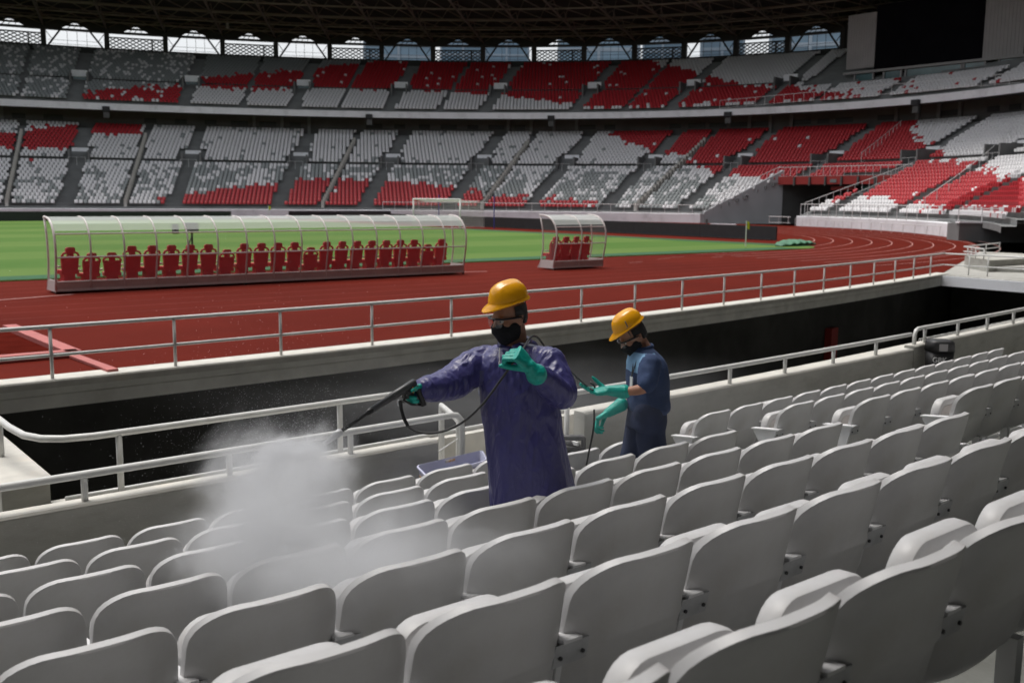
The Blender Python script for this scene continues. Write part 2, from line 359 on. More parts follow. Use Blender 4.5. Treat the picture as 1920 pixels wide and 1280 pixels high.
# ================================================================== NEAR TERRACE
V0, DV = 6.019, 0.8134
def rowz(j): return 0.5878 + 0.19734 * j + 0.000696 * j * j
def rowv(j): return V0 - DV * j
CH = 0.80                                          # chair top above its own floor
SL, SR = -60.0, 75.0
mb = MB()
prof = [(7.35, -3.4), (7.35, rowz(0) - CH)]
for j in range(0, 30):
    vb = rowv(j) - 0.20
    prof += [(vb, rowz(j) - CH), (vb, rowz(j + 1) - CH)]
prof += [(rowv(30), rowz(30) - CH), (rowv(30), 13.6), (rowv(30) - .5, 13.6), (rowv(30) - .5, -3.4)]
sweep(mb, near_path(SL, SR, 1.5), prof)
o = mb.build('terrace_steps', [M['concrete_floor'], M['stand_dark']])
for p_ in o.data.polygons:
    if EC[1] - 0 and (RC - math.hypot(p_.center.x, p_.center.y - RC)) < rowv(8): p_.material_index = 1  # unseen rows behind the camera, coloured dark to cut bounced light
tag(o, kind='structure')
ZF = rowz(0) - CH
mb = MB(); sweep(mb, near_path(1.9, 40, 1.5), [(7.352, -0.6), (7.352, ZF - .004), (8.5, ZF - .004), (8.5, -0.6)])
tag(mb.build('walkway', M['concrete_cap']), kind='structure')

def wall_piece(label, s0, s1, ztop, posts, railfrom, railto, rz, endcurve=None):
    root = empty('low_wall', N(s0, 7.1, ZF)); tag(root, label, 'wall')
    mb = MB(); sweep(mb, near_path(s0, s1, 0.8), [(7.02, ZF - .002), (7.02, ztop - .02), (7.04, ztop), (7.16, ztop), (7.18, ztop - .02), (7.18, ZF - .002)]); ch(mb, 'wall_body', M['concrete_wall'], root)
    mb = MB(); sweep(mb, near_path(s0 + .002, s1 - .002, 0.8), [(7.015, ztop - .012), (7.03, ztop + .004), (7.17, ztop + .004), (7.185, ztop - .012)]); ch(mb, 'wall_top', M['concrete_cap'], root)
    pts = [N(s, 7.1, rz) for s in arange(railfrom, railto, 0.5)]
    if endcurve == 'down':
        pts += [N(railto + .06, 7.1, rz - .01), N(railto + .11, 7.1, rz - .06), N(railto + .12, 7.1, rz - .14), N(railto + .12, 7.1, ZF)]
    if endcurve == 'start':
        pts = [N(railfrom - .10, 7.1, ztop), N(railfrom - .10, 7.1, rz - .08), N(railfrom - .06, 7.1, rz - .02)] + pts
    mb = MB(); mb.tube(pts, 0.029, 12); ch(mb, 'handrail', M['rail'], root, True)
    pm = MB(); pm.tube([(0, 0, 0), (0, 0, rz - ztop)], 0.024, 10); pme = pm.mesh('post', M['rail'], True)
    for s in posts:
        p = add('post', pme, root, N(s, 7.1, ztop)); p.matrix_parent_inverse = root.matrix_basis.inverted()
    return root
wl = wall_piece('low grey concrete wall with handrail in front of the sprayed seats', -14, 4.82, 0.525, [1.86 + 1.06 * k for k in range(-14, 3)], -14, 5.02, 0.715, 'down')
wr = wall_piece('low grey concrete wall with handrail behind the man in the navy shirt', 6.62, 13.45, 0.53, [7.95 + 1.13 * k for k in range(0, 5)], 6.42, 13.5, 0.735)
mb = MB(); mb.tube([N(6.45, 7.1, 0.73), N(6.45, 7.1, ZF)], .026, 10); ch(mb, 'post', M['rail'], wr, True)
mb = MB(); mb.tube([N(6.5, 7.35, 0.50), N(6.5, 7.1, .66)], .022, 8); ch(mb, 'brace', M['rail'], wr, True)
we = wall_piece('low grey concrete wall with raised handrail and coiled wire by the litter bin', 13.47, 40, 0.57, [13.95 + 1.16 * k for k in range(0, 22)], 13.72, 40, 0.80, 'start')
mb = MB(); cp = []
for k in range(900):
    t = k / 900; s = 13.8 + t * 9.0; a = k * 1.05
    q = N(s, 7.1, 0.625); cp.append(q + Vector((0, 0.022 * math.cos(a), 0.022 * math.sin(a))))
mb.tube(cp, 0.005, 4); ch(mb, 'wire_coil', M['rail'], we)
mb = MB(); sweep(mb, near_path(13.44, 13.5, 1), [(7.0, ZF), (7.0, .56), (7.2, .56), (7.2, ZF)]); 
# outer kerb with its own railing
kb = empty('outer_kerb', N(2, 8.6, ZF)); tag(kb, 'low pale concrete kerb at the edge of the dark trench', 'kerb')
mb = MB(); sweep(mb, near_path(2.0, 40, 1.0), [(8.45, ZF), (8.47, 0.10), (8.70, 0.10), (8.70, -1.1), (8.45, -1.1)]); ch(mb, 'kerb_body', M['concrete_cap'], kb)
orl = empty('railing', N(2.6, 8.58, .1)); tag(orl, 'pale tube handrail that curves away at the trench edge behind the low wall', 'railing')
pts = [(1.83, 13.6, .66), (1.83, 11.0, .66), (1.83, 10.0, .655), (1.84, 9.3, .645), (1.88, 8.95, .635), (1.97, 8.76, .63), (2.12, 8.65, .628), (2.35, 8.6, .628)]
pts += [N(s, 8.58, .628) for s in arange(2.7, 5.7, 0.5)]
mb = MB(); mb.tube(pts, 0.031, 12); ch(mb, 'handrail', M['rail'], orl, True)
pm = MB(); pm.tube([(0, 0, 0), (0, 0, .52)], 0.028, 10); pme = pm.mesh('post', M['rail'], True)
for q in [N(2.55, 8.58, .10), N(4.70, 8.58, .10)]:
    p = add('post', pme, orl, q); p.matrix_parent_inverse = orl.matrix_basis.inverted()
mb = MB(); mb.tube([(1.83, 9.62, .30), (1.83, 9.62, .65)], .026, 10); ch(mb, 'post', M['rail'], orl, True)
mb = MB(); mb.tube([N(s, 8.60, .125) for s in arange(2.1, 7.8, .6)], 0.022, 8); ch(mb, 'foot_rail', M['rail'], orl, True)
gt = empty('gate_rail', N(5.3, 7.6, ZF)); tag(gt, 'short bent tube barrier at the walkway opening behind the coated man', 'barrier')
P1, P2 = Vector((5.50, 8.03, .60)), Vector((5.42, 7.62, .52))
mb = MB(); mb.tube([(P1.x, P1.y, ZF), P1 - Vector((0, 0, .05)), P1, P1.lerp(P2, .15), P1.lerp(P2, .85) + Vector((0, 0, .008)), P2, P2 - Vector((0, 0, .06)), (P2.x, P2.y, ZF)], .029, 10); ch(mb, 'tube_frame', M['rail'], gt, True)
mb = MB(); mb.tube([N(4.82, 7.1, .38), (P2.x, P2.y, .36)], .006, 6); ch(mb, 'wire', M['rail'], gt)
# return wall at far left of the trench
rw = empty('return_wall', (1.83, 9, 0)); tag(rw, 'pale concrete side wall running out over the trench with a handrail post', 'wall')
mb = MB(); mb.box((1.82, 11.9, -.2), (.37, 6.4, .98)); ch(mb, 'wall_body', M['concrete_wall'], rw)
mb = MB(); mb.box((1.82, 11.9, .302), (.40, 6.42, .03)); ch(mb, 'wall_top', M['concrete_cap'], rw)
mb = MB(); mb.box((-1.2, 11.7, -.35), (5.6, 6.4, .5)); ch(mb, 'bridge_deck', M['concrete'], rw)
# ================================================================== FAR GRANDSTAND
LOWP, UPP = (1.0, 1.30, 24.0, 11.6), (20.4, 14.9, 40.0, 23.5)
NL, NU = 28, 25
HOLE = [(87.0, 78.6), (90.8, 77.98), (99.9, 74.3), (99.9, 57.3), (90.9, 64.3), (87.0, 67.0)]
HOLE2 = [(89.5, 78.6), (99.95, 74.3), (99.95, 57.9), (90.5, 64.9), (88, 66.8)]
def inpoly(x, y, P):
    c = False; j = len(P) - 1
    for i in range(len(P)):
        if (P[i][1] > y) != (P[j][1] > y) and x < (P[j][0] - P[i][0]) * (y - P[i][1]) / (P[j][1] - P[i][1]) + P[i][0]: c = not c
        j = i
    return c
def tier_rows(T, n):
    d0, z0, d1, z1 = T
    return [(d0 + (d1 - d0) * k / n, z0 + (z1 - z0) * k / (n - 1)) for k in range(n)], (d1 - d0) / n
LR, LD = tier_rows(LOWP, NL); UR, UD = tier_rows(UPP, NU)
A0, A1 = -50.0, 214.0
def stepped(rows, dd, a0, a1, st, hole=None, drop=0.0):
    mb = MB(); AA = arange(a0, a1, st)
    for k, (d, z) in enumerate(rows):
        zp = rows[k - 1][1] if k else z - 0.4
        for a, b in zip(AA, AA[1:]):
            if hole and inpoly(E(d + dd / 2, (a + b) / 2).x, E(d + dd / 2, (a + b) / 2).y, hole): continue
            p, q, r, s = E(d, a, z), E(d, b, z), E(d + dd, b, z), E(d + dd, a, z)
            mb.quad(p, q, r, s); mb.quad(E(d, a, zp), E(d, b, zp), q, p)
    return mb
lo = empty('lower_grandstand', E(0, 30)); tag(lo, 'lower tier of the far oval grandstand with red and white seats', 'grandstand')
ch(stepped(LR, LD, A0, 100, 0.5, HOLE), 'steps', M['concrete_far'], lo)
ch(stepped(LR, LD, 100, A1, 3.0), 'steps', M['concrete_far'], lo)
def ring(a0, a1, st, prof): 
    mb = MB(); sweep(mb, bowl_path(a0, a1, st), prof); return mb
ch(ring(7.05, A1, 1.0, [(0, -.1), (0, 1.02), (.06, 1.06), (.9, 1.06), (.9, -.1)]), 'parapet', M['fascia'], lo)
ch(ring(-39.2, -6.5, 1.0, [(0, -.1), (0, 1.02), (.06, 1.06), (.9, 1.06), (.9, -.1)]), 'parapet', M['fascia'], lo)
ch(ring(A0, A1, 1.0, [(24.2, 10.5), (24.2, 14.3), (24.6, 14.3), (24.6, 10.5)]), 'back_wall', M['stand_dark'], lo)
# dark openings and piers in the back wall
rr = random.Random(3)
for a in arange(-38, 78, 2.1):
    c0 = E(24.15, a, 12.7); t = (E(24.15, a + .1) - E(24.15, a - .1)).normalized(); rz = math.atan2(t.y, t.x)
    if rr.random() < .7: ch(MB().box(c0 + Vector((0, 0, .25)), (rr.choice((1.6, 2.4)), .08, .62), rz), 'window', M['black'], lo)
    if int(a * 10) % 3 == 0: ch(MB().box(E(24.05, a + 1.0, 12.4), (.45, .35, 3.6), rz), 'pier', M['concrete_far'], lo)
for k, a in enumerate((-36, -30, -24)): pass
VOM = [76, 67.65, 60.0, 51.9, 44.3, 36.2, 27.9, 19.5, 10.1, 0.2, -10.4, -20.4, -30.2]
PART = [71.5, 63.6, 48.1, 33.0, 15.9]
def frame(d, a):
    t = (E(d, a + .05) - E(d, a - .05)).normalized(); n = Vector((t.y, -t.x, 0))
    return t, n, math.atan2(t.y, t.x)
vome = {}
for a in VOM:
    if a in (0.2,): pass
    t, n, rz = frame(14, a)
    z = np.interp(15.8, [1, 24], [1.3, 11.6])
    mb = MB(); mb.box(E(16.05, a, z + .35), (2.0, .3, .75), rz); ch(mb, 'portal_lintel', M['fascia'], lo)
    mb = MB(); mb.box(E(15.9, a, z - 1.1), (1.9, .2, 2.2), rz); ch(mb, 'portal_infill', M['screen'], lo)  # solid black slab stands in for the shaded opening
    for sgn in (-1, 1):
        mb = MB(); c0 = E(14.2, a, z - .75) + t * (1.15 * sgn); mb.box(c0, (.22, 3.7, 2.1), rz); ch(mb, 'portal_side', M['concrete_far'], lo)
    mb = MB()
    for sgn in (-1, 1): 
        c0 = E(12.2, a, z - 1.6) + t * (.5 * sgn); mb.tube([c0 - t * .5, c0 - t * .5 + Vector((0, 0, 1.0)), c0 + t * .5 + Vector((0, 0, 1.0)), c0 + t * .5], .03, 5)
    ch(mb, 'portal_rail', M['rail_far'], lo)
for a in PART:
    mb = MB()
    for k in range(0, 24, 1):
        d = LR[k][0]; mb.box(E(d + LD / 2, a, LR[k][1] + .45), (.35, LD + .06, 1.0), frame(d, a)[2])
    ch(mb, 'partition_wall', M['concrete_light'], lo)
# ---- upper tier
up = empty('upper_grandstand', E(20, 30, 14)); tag(up, 'upper tier of the far oval grandstand above the white balcony band', 'grandstand')
ch(stepped(UR, UD, -46, 100, 0.75), 'steps', M['concrete_far'], up)
ch(stepped(UR, UD, 100, 314, 4.0), 'steps', M['concrete_far'], up)
ch(ring(-46, 100, .75, [(20.0, 13.88), (20.0, 14.72), (20.35, 14.78), (20.35, 13.88)]), 'balcony_band', M['fascia'], up)
ch(ring(100, 314, 3, [(20.0, 13.88), (20.0, 14.72), (20.35, 14.78), (20.35, 13.88)]), 'balcony_band', M['fascia'], up)
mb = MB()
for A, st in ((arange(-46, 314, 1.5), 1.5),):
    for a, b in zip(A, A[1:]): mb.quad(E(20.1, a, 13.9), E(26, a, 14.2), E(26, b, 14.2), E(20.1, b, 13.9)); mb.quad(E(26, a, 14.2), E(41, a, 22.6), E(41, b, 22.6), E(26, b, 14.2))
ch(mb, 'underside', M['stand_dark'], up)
UVOM = [76, 68.2, 60.9, 52.9, 45.3, 37.0, 28.7, 19.6, 10.5, -2, -12]
for a in UVOM[:-2]:
    t, n, rz = frame(28, a); z = np.interp(28.4, [20.4, 40], [14.9, 23.5])
    bright = a > 50
    mb = MB(); mb.box(E(29.0, a, z + 1.0), (2.0, .3, .9), rz); ch(mb, 'portal_lintel', M['fascia'], up)
    mb = MB(); mb.box(E(28.9, a, z - .3), (1.7, .15, 1.7), rz); ch(mb, 'portal_infill', M['glass_teal' if bright else 'stand_dark'], up)  # solid panel; the dark ones colour in the shade of the opening
    for sgn in (-1, 1):
        mb = MB(); mb.box(E(27.6, a, z - .1) + t * (1.1 * sgn), (.22, 3.0, 2.0), rz); ch(mb, 'portal_side', M['concrete_far'], up)
# ---- seats: one mass for all but the nearest
def lin(x, T): 
    xs = [p[0] for p in T]; ys = [p[1] for p in T]
    if xs[0] > xs[-1]: xs, ys = xs[::-1], ys[::-1]
    return float(np.interp(x, xs, ys))
TL1 = [(61, 0.05), (58.9, 0.1), (56.3, 0.17), (51.9, 0.27), (48.0, 0.31), (44.7, 0.29), (37.0, 0.21), (33.4, 0.12), (28.1, 0.08), (23.1, 0.04), (21, 0)]
TL2u = [(74, .78), (72.7, 0.82), (70.9, 0.89), (68.3, 0.97)]; TL2l = [(74, .45), (72.5, 0.5), (70.5, 0.53), (68.1, 0.66)]
TL3 = [(26.1, 0.99), (22.7, 0.81), (19.2, 0.7), (15.7, 0.6), (14.2, 0.49), (8.9, 0.38), (2.8, 0.34), (-4.2, .3)]
TL4 = [(-4.4, 0.92), (-6.0, 0.81), (-8.4, 0.69), (-10.9, 0.66), (-14.8, 0.48), (-20.1, 0.42), (-23.3, 0.35), (-28.2, 0.28), (-33.0, 0.24), (-40, .2)]
TL5 = [(-5.8, 0.05), (-10.9, 0.14), (-18.8, 0.08), (-25.3, 0.04), (-40, .03)]
TGU = [(75, .3), (59.8, 0.42), (51.7, 0.47), (43.9, 0.48), (35.6, 0.47), (26.8, 0.45), (17.6, 0.38), (10.6, 0.28), (7, .2)]
TU1 = [(68, .08), (67.4, 0.11), (65.2, 0.21), (63.2, 0.28), (61.1, 0.33)]
TU2 = [(60.4, 0.33), (58.4, 0.28), (56.1, 0.28), (53.1, 0.33), (47.3, 0.35), (43.0, 0.34), (38.3, 0.29), (33.3, 0.19), (28.1, 0.02), (26, 0)]
TU2t = [(61.0, 0.5), (53.8, 0.74), (50.8, 0.9), (48, 1.05), (26, 1.05), (24.6, 0.92), (21.6, 0.76), (18.8, 0.58), (14.0, 0.34), (9.6, 0.27), (3.9, 0.1), (-2.0, -.05), (-50, -.05)]
rs = random.Random(11)
def colour(tier, a, f, blk):
    """0 white, 1 grey, 2 red"""
    j = f + rs.gauss(0, .018) + .05 * (mnoise.noise((a * 1.3, f * 14, tier * 9.0)))
    a += rs.gauss(0, .15)
    r = rs.random()
    if tier == 0:
        red = False
        if 21 < a < 61 and j < lin(a, TL1): red = True
        if a > 68.1 and lin(a, TL2l) < j < lin(a, TL2u): red = True
        if 64 < a <= 68.1 and j > .86: red = True
        if -4.3 < a < 26.5 and j > lin(a, TL3): red = True
        if a <= -4.3 and lin(a, TL5) < j < lin(a, TL4): red = True
        if 69 < a < 73 and .55 < j < .62: red = False
        if red: return 0 if r < (.005) else 2
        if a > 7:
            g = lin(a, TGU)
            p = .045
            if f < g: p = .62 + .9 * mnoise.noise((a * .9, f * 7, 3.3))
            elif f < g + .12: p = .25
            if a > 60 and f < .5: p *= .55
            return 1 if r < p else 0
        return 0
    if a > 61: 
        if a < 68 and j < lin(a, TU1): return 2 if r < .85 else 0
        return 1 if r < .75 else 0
    if j > lin(a, TU2) and j < lin(a, TU2t): return 2 if r > .02 else 0
    if j > lin(a, TU2t) and a > 48: return 1
    return 0 if r > .05 else 2 if (a < 15 and f < .3) else 0
# template: x across, y towards pitch, z up
def boxv(x0, x1, y0, y1, z0, z1, sh=0.0):
    return [(x0, y0, z0), (x1, y0, z0), (x1, y1, z0), (x0, y1, z0), (x0, y0 - sh, z1), (x1, y0 - sh, z1), (x1, y1 - sh, z1), (x0, y1 - sh, z1)]
TV = boxv(-.21, .21, -.02, .06, .36, .78, .09)
TV[4] = (-.16, -.11, .78); TV[5] = (.16, -.11, .78); TV[6] = (.16, -.05, .78); TV[7] = (-.16, -.05, .78)
TV += [(-.215, -.09, .68), (.215, -.09, .68), (.215, -.03, .68), (-.215, -.03, .68)]
TV += boxv(-.2, .2, .03, .20, .36, .66, 0)
TF = [(3, 2, 10, 11), (11, 10, 6, 7), (0, 8, 9, 1), (8, 4, 5, 9), (4, 7, 6, 5), (1, 9, 10, 2), (0, 3, 11, 8), (9, 5, 6, 10), (8, 11, 7, 4),
      (15, 14, 18, 19), (16, 19, 18, 17), (12, 16, 17, 13), (13, 17, 18, 14), (12, 15, 19, 16)]
TV = np.array(TV); TF = np.array(TF)
TVOM = {0: VOM, 1: UVOM}
seats = []
def aisle_half(tier, d, a):
    R = math.hypot((EA + d) * math.sin(R_(a)), (EB + d) * math.cos(R_(a)))
    return R
UPART = [71.5, 56.7, 49.3, 41.0, 24.0, 5.0]
for tier, rows, dd, n in ((0, LR, LD, NL), (1, UR, UD, NU)):
    for k, (d, z) in enumerate(rows):
        f = k / (n - 1)
        if tier == 0 and k in (14,): continue
        if tier == 1 and k in (9,): continue
        a = -46.0 if tier == 0 else -24.0
        end = 78.0
        while a < end:
            R = aisle_half(tier, d, a); a += math.degrees(0.5 / R)
            skip = False
            for va in TVOM[tier]:
                off = abs(a - va) * math.pi / 180 * R
                if off < .95: skip = True
                dl = (12.6, 16.4) if tier == 0 else (26.4, 29.6)
                if off < 1.55 and dl[0] < d < dl[1]: skip = True
            for va in (PART if tier == 0 else UPART):
                if abs(a - va) * math.pi / 180 * R < (.5 if tier == 0 else .35): skip = True
            p = E(d + dd * .62, a, z)
            if tier == 0 and inpoly(p.x, p.y, HOLE): skip = True
            if tier == 1 and a < 8.6 and d > 25.3: skip = True
            if skip: continue
            t, nn, rz = frame(d, a)
            seats.append((p.x, p.y, z, rz, colour(tier, a, f, 0)))
def img(x, y, z):
    q = Vector((x, y, z - CZ)); Z = q.dot(_f); return 960 + FPX * q.dot(CR) / Z, 640 - FPX * q.dot(CU) / Z, Z
cand = []
for i, s in enumerate(seats):
    px, py, Z = img(s[0], s[1], s[2] + .6)
    if Z > 1 and 0 < px < 1915 and s[2] < 6: cand.append((Z, i))
cand.sort(); single = set(i for _, i in cand[:205])
rest = [s for i, s in enumerate(seats) if i not in single]
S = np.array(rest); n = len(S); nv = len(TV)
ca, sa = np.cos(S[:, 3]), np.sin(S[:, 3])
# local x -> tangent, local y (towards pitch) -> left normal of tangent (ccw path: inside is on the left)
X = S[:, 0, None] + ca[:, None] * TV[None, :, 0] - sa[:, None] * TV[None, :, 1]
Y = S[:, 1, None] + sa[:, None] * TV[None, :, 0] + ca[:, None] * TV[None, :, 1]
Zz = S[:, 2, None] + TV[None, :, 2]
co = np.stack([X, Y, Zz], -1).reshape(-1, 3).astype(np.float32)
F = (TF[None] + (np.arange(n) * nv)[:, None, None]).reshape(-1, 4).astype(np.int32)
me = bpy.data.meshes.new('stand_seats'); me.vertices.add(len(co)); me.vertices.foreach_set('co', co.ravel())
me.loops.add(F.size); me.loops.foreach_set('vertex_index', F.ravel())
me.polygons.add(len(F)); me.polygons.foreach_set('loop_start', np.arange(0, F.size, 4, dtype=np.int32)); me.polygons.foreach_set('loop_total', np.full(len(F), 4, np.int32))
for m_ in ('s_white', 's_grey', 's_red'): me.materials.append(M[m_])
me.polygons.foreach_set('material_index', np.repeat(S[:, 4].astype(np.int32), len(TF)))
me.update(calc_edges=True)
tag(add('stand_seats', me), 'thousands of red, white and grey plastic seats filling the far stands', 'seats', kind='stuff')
smesh = []
for m_ in ('s_white', 's_grey', 's_red'):
    q = bpy.data.meshes.new('plastic_seat'); q.from_pydata([tuple(v) for v in TV], [], [tuple(int(i) for i in f) for f in TF]); q.materials.append(M[m_]); smesh.append(q)
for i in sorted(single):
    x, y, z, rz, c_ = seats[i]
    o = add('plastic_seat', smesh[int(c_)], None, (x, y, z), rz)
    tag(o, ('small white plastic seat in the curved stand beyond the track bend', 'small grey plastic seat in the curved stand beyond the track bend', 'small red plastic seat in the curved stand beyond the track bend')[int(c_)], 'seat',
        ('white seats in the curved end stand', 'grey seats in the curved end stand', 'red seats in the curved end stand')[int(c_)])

# ---- tunnel in the lower tier
M['tunnel_grey'] = mat('grey_tunnel_wall', (0.46, 0.465, 0.48), 0.85, 0.08, 0.4)
tn = empty('stadium_tunnel', (95, 68, 0)); tag(tn, 'wide tunnel mouth through the curved stand under a red beam', 'tunnel')
mb = MB(); mb.prism([(90.6, 78.0, -.1), (90.6, 78.0, 1.25), (100.2, 74.2, 6.2), (100.2, 74.2, -.1)], (.15, .45, 0)); ch(mb, 'side_wall', M['tunnel_grey'], tn)
mb = MB(); mb.prism([(90.9, 64.4, -.1), (90.9, 64.4, 1.25), (100.2, 57.6, 6.2), (100.2, 57.6, -.1)], (-.1, -.4, 0)); ch(mb, 'side_wall', M['concrete_far'], tn)
mb = MB(); mb.bar((112, 72.5, 2), (112, 52, 2), .3, 5); ch(mb, 'rear_wall', M['screen'], tn)  # black colour stands in for the shade deep in the tunnel
mb = MB(); mb.prism([(100.2, 74.4, -.1), (116, 67.8, -.1), (116, 67.8, 5.5), (100.2, 74.4, 5.5)], (.1, .3, 0)); ch(mb, 'side_wall', M['stand_dark'], tn)
mb = MB(); mb.prism([(99.6, 74.6, 5.0), (99.6, 57.3, 5.0), (116, 50, 5.0), (116, 70, 5.0)], (0, 0, .35)); ch(mb, 'ceiling_slab', M['stand_dark'], tn)
mb = MB(); mb.prism([(99.55, 74.6, 4.55), (99.55, 57.4, 4.55), (99.75, 57.4, 4.55), (99.75, 74.6, 4.55)], (0, 0, .95)); ch(mb, 'red_beam', M['red_beam'], tn)
bm_ = MB(); bm_.prism([(99.35, y, 4.4) for y in (60, 60.2)] + [(99.55, 60.2, 4.4), (99.55, 60, 4.4)], (0, 0, 1.0)); bme = bm_.mesh('bracket', M['stand_dark'])
for k in range(6):
    b_ = add('bracket', bme, tn, (0, 1.5 + 2.1 * k, 0)); b_.matrix_parent_inverse = tn.matrix_basis.inverted()
sg = empty('exit_sign', (100.5, 62.4, 4.0)); tag(sg, 'green exit sign hanging in the dark tunnel mouth', 'sign')
mb = MB(); mb.box((100.5, 62.4, 4.05), (.12, 2.6, .55)); ch(mb, 'sign_board', M['green_sign'], sg)
mb = MB(); mb.box((100.5, 66.2, 4.1), (.12, 3.2, .42)); ch(mb, 'red_strip', M['red_beam'], sg)
def text(body, size, loc, xdir, ydir, m, name, parent=None, ext=0.004):
    cu = bpy.data.curves.new(name, 'FONT'); cu.body = body; cu.size = size; cu.extrude = ext; cu.align_x = 'CENTER'; cu.align_y = 'CENTER'
    t = bpy.data.objects.new(name, cu); COL.objects.link(t); dg = bpy.context.evaluated_depsgraph_get(); dg.update()
    me = bpy.data.meshes.new_from_object(t.evaluated_get(dg)); bpy.data.objects.remove(t)
    me.materials.clear(); me.materials.append(m)
    x = Vector(xdir).normalized(); y = Vector(ydir).normalized(); z = x.cross(y)
    me.transform(Matrix(((x.x, y.x, z.x, loc[0]), (x.y, y.y, z.y, loc[1]), (x.z, y.z, z.z, loc[2]), (0, 0, 0, 1))))
    o = add(name, me, parent)
    if parent: o.matrix_parent_inverse = parent.matrix_basis.inverted()
    return o
text('EXIT', .42, (100.42, 62.4, 4.05), (0, -1, 0), (0, 0, 1), M['white'], 'lettering', sg)
def far_rail(label, pts, h, step, r=.035, mids=(0.5,), zlist=None, panel=False):
    root = empty('railing', pts[0]); tag(root, label, 'railing')
    mb = MB(); P = [Vector(p) for p in pts]
    mb.tube([p + Vector((0, 0, h)) for p in P], r, 5)
    for m_ in mids: mb.tube([p + Vector((0, 0, h * m_)) for p in P], r * .7, 5)
    ch(mb, 'rails', M['rail_far'], root)
    pm = MB(); pm.tube([(0, 0, 0), (0, 0, h)], r * .9, 5); pme = pm.mesh('post', M['rail_far'])
    tot = 0; nxt = 0
    for a, b in zip(P, P[1:]):
        L = (b - a).length
        while nxt <= tot + L:
            o = add('post', pme, root, a.lerp(b, (nxt - tot) / L)); o.matrix_parent_inverse = root.matrix_basis.inverted(); nxt += step
        tot += L
    return root
far_rail('white railing on the bridge deck over the tunnel mouth', [(99.6, 74.6, 5.4), (99.6, 57.4, 5.4)], 1.15, .9, mids=(.08,))
far_rail('white sloping railing up the seats beside the tunnel mouth', [E(1.1, -6.6, 1.2), (99.8, 57.5, 5.5)], 1.25, .8, mids=(.1,))
far_rail('white railing down the grey wall on the near side of the tunnel bridge', [(90.6, 78.2, 1.3), (100.0, 74.5, 5.6)], 1.1, 1.0, mids=(.1,))
far_rail('long white railing along the front of the curved end stand', [E(.5, a, 1.06) for a in arange(-6.6, -30.5, 1.0)], 1.25, 1.6, mids=(.1,))
far_rail('white railing on the parapet of the straight and bend stand', [E(.4, a, 1.06) for a in arange(42.5, 7.2, 1.0)], 1.0, 1.6, mids=(.1,))
far_rail('low white railing in front of the tunnel mouth', [E(-.8, -3.2, .2), E(-.8, -6.4, .2)], .75, 1.4, mids=(.15,))
far_rail('thin white rail along the white wall below the end stand', [E(-.25, a, 0.0) for a in arange(-6.6, -33.5, 1.2)], .78, 1.9, r=.025, mids=())
far_rail('white railing on the upper balcony near the scoreboard', [E(20.2, a, 14.78) for a in arange(14.5, -16, 1.5)], 1.1, 1.5, mids=(.1,))
far_rail('sloping stair railing up the middle of the red seats', [E(d, -4.2 + .12 * (d - 13), float(np.interp(d, [1, 24], [1.3, 11.6])) + .1) for d in (13.2, 16, 19, 22.5)], 1.3, 1.0, mids=(.1,))
far_rail('sloping partition railing in the red seats of the end stand', [E(d, -25.5 + .45 * d, float(np.interp(d, [1, 24], [1.3, 11.6])) + .1) for d in (2, 6, 10, 14, 18)], 1.2, 2.2, mids=(.1,))
# grey ramp wall after the white wall
gw = empty('ramp_wall', E(0, -39)); tag(gw, 'grey ramp wall at the end of the white stand wall by the bend', 'wall')
mb = MB(); mb.prism([(67.6, 35.2, -.1), (77, 27.0, -.1), (78, 29.0, -.1), (69.0, 36.8, -.1)], (0, 0, 1.3)); ch(mb, 'wall_body', M['concrete_far'], gw)
mb = MB(); mb.prism([(67.5, 35.15, 1.21), (77, 26.9, 1.21), (77.3, 26.6, 1.21), (67.8, 35.6, 1.21)], (0, 0, .12)); ch(mb, 'wall_top', M['fascia'], gw)
far_rail('white rail on the grey ramp wall by the bend', [(67.8, 35.4, 1.32), (77, 27.3, 1.32)], .9, 1.6)

# ================================================================== RIM, BAYS, ROOF
BAYC = [74.6, 70.8, 67.0, 63.3, 59.5, 55.8, 51.9, 48.0, 44.0, 40.0, 35.8, 31.6, 27.3, 23.0, 18.5, 14.0, 9.2]
rim = empty('colonnade', E(41, 30, 24)); tag(rim, 'dark concrete rim of columns and openings at the top of the stand', 'rim')
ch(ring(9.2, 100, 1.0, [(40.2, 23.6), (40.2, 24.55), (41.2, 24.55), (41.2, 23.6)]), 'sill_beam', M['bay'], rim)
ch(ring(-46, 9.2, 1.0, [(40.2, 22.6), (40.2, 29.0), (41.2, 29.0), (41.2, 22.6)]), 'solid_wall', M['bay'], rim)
ch(ring(76, 314, 3.0, [(40.2, 22.6), (40.2, 29.0), (41.2, 29.0), (41.2, 22.6)]), 'solid_wall', M['bay'], rim)  # unseen stretch, raised up to the roof to shut out sky light
ch(ring(0, 360, 3.0, [(41.4, -4), (41.4, 24.3), (41.9, 24.3), (41.9, -4)]), 'light_closing_wall', M['stand_dark'], rim)  # unseen ring added to keep stray sky light out from below the tiers
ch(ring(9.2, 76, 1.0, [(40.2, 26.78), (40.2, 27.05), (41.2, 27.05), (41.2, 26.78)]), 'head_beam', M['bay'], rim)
cm = MB()
for a in BAYC:
    t, nn, rz = frame(40.6, a); mb = MB(); mb.box(E(40.6, a, 25.6), (.75, 1.1, 3.2), rz); ch(mb, 'column', M['bay'], rim)
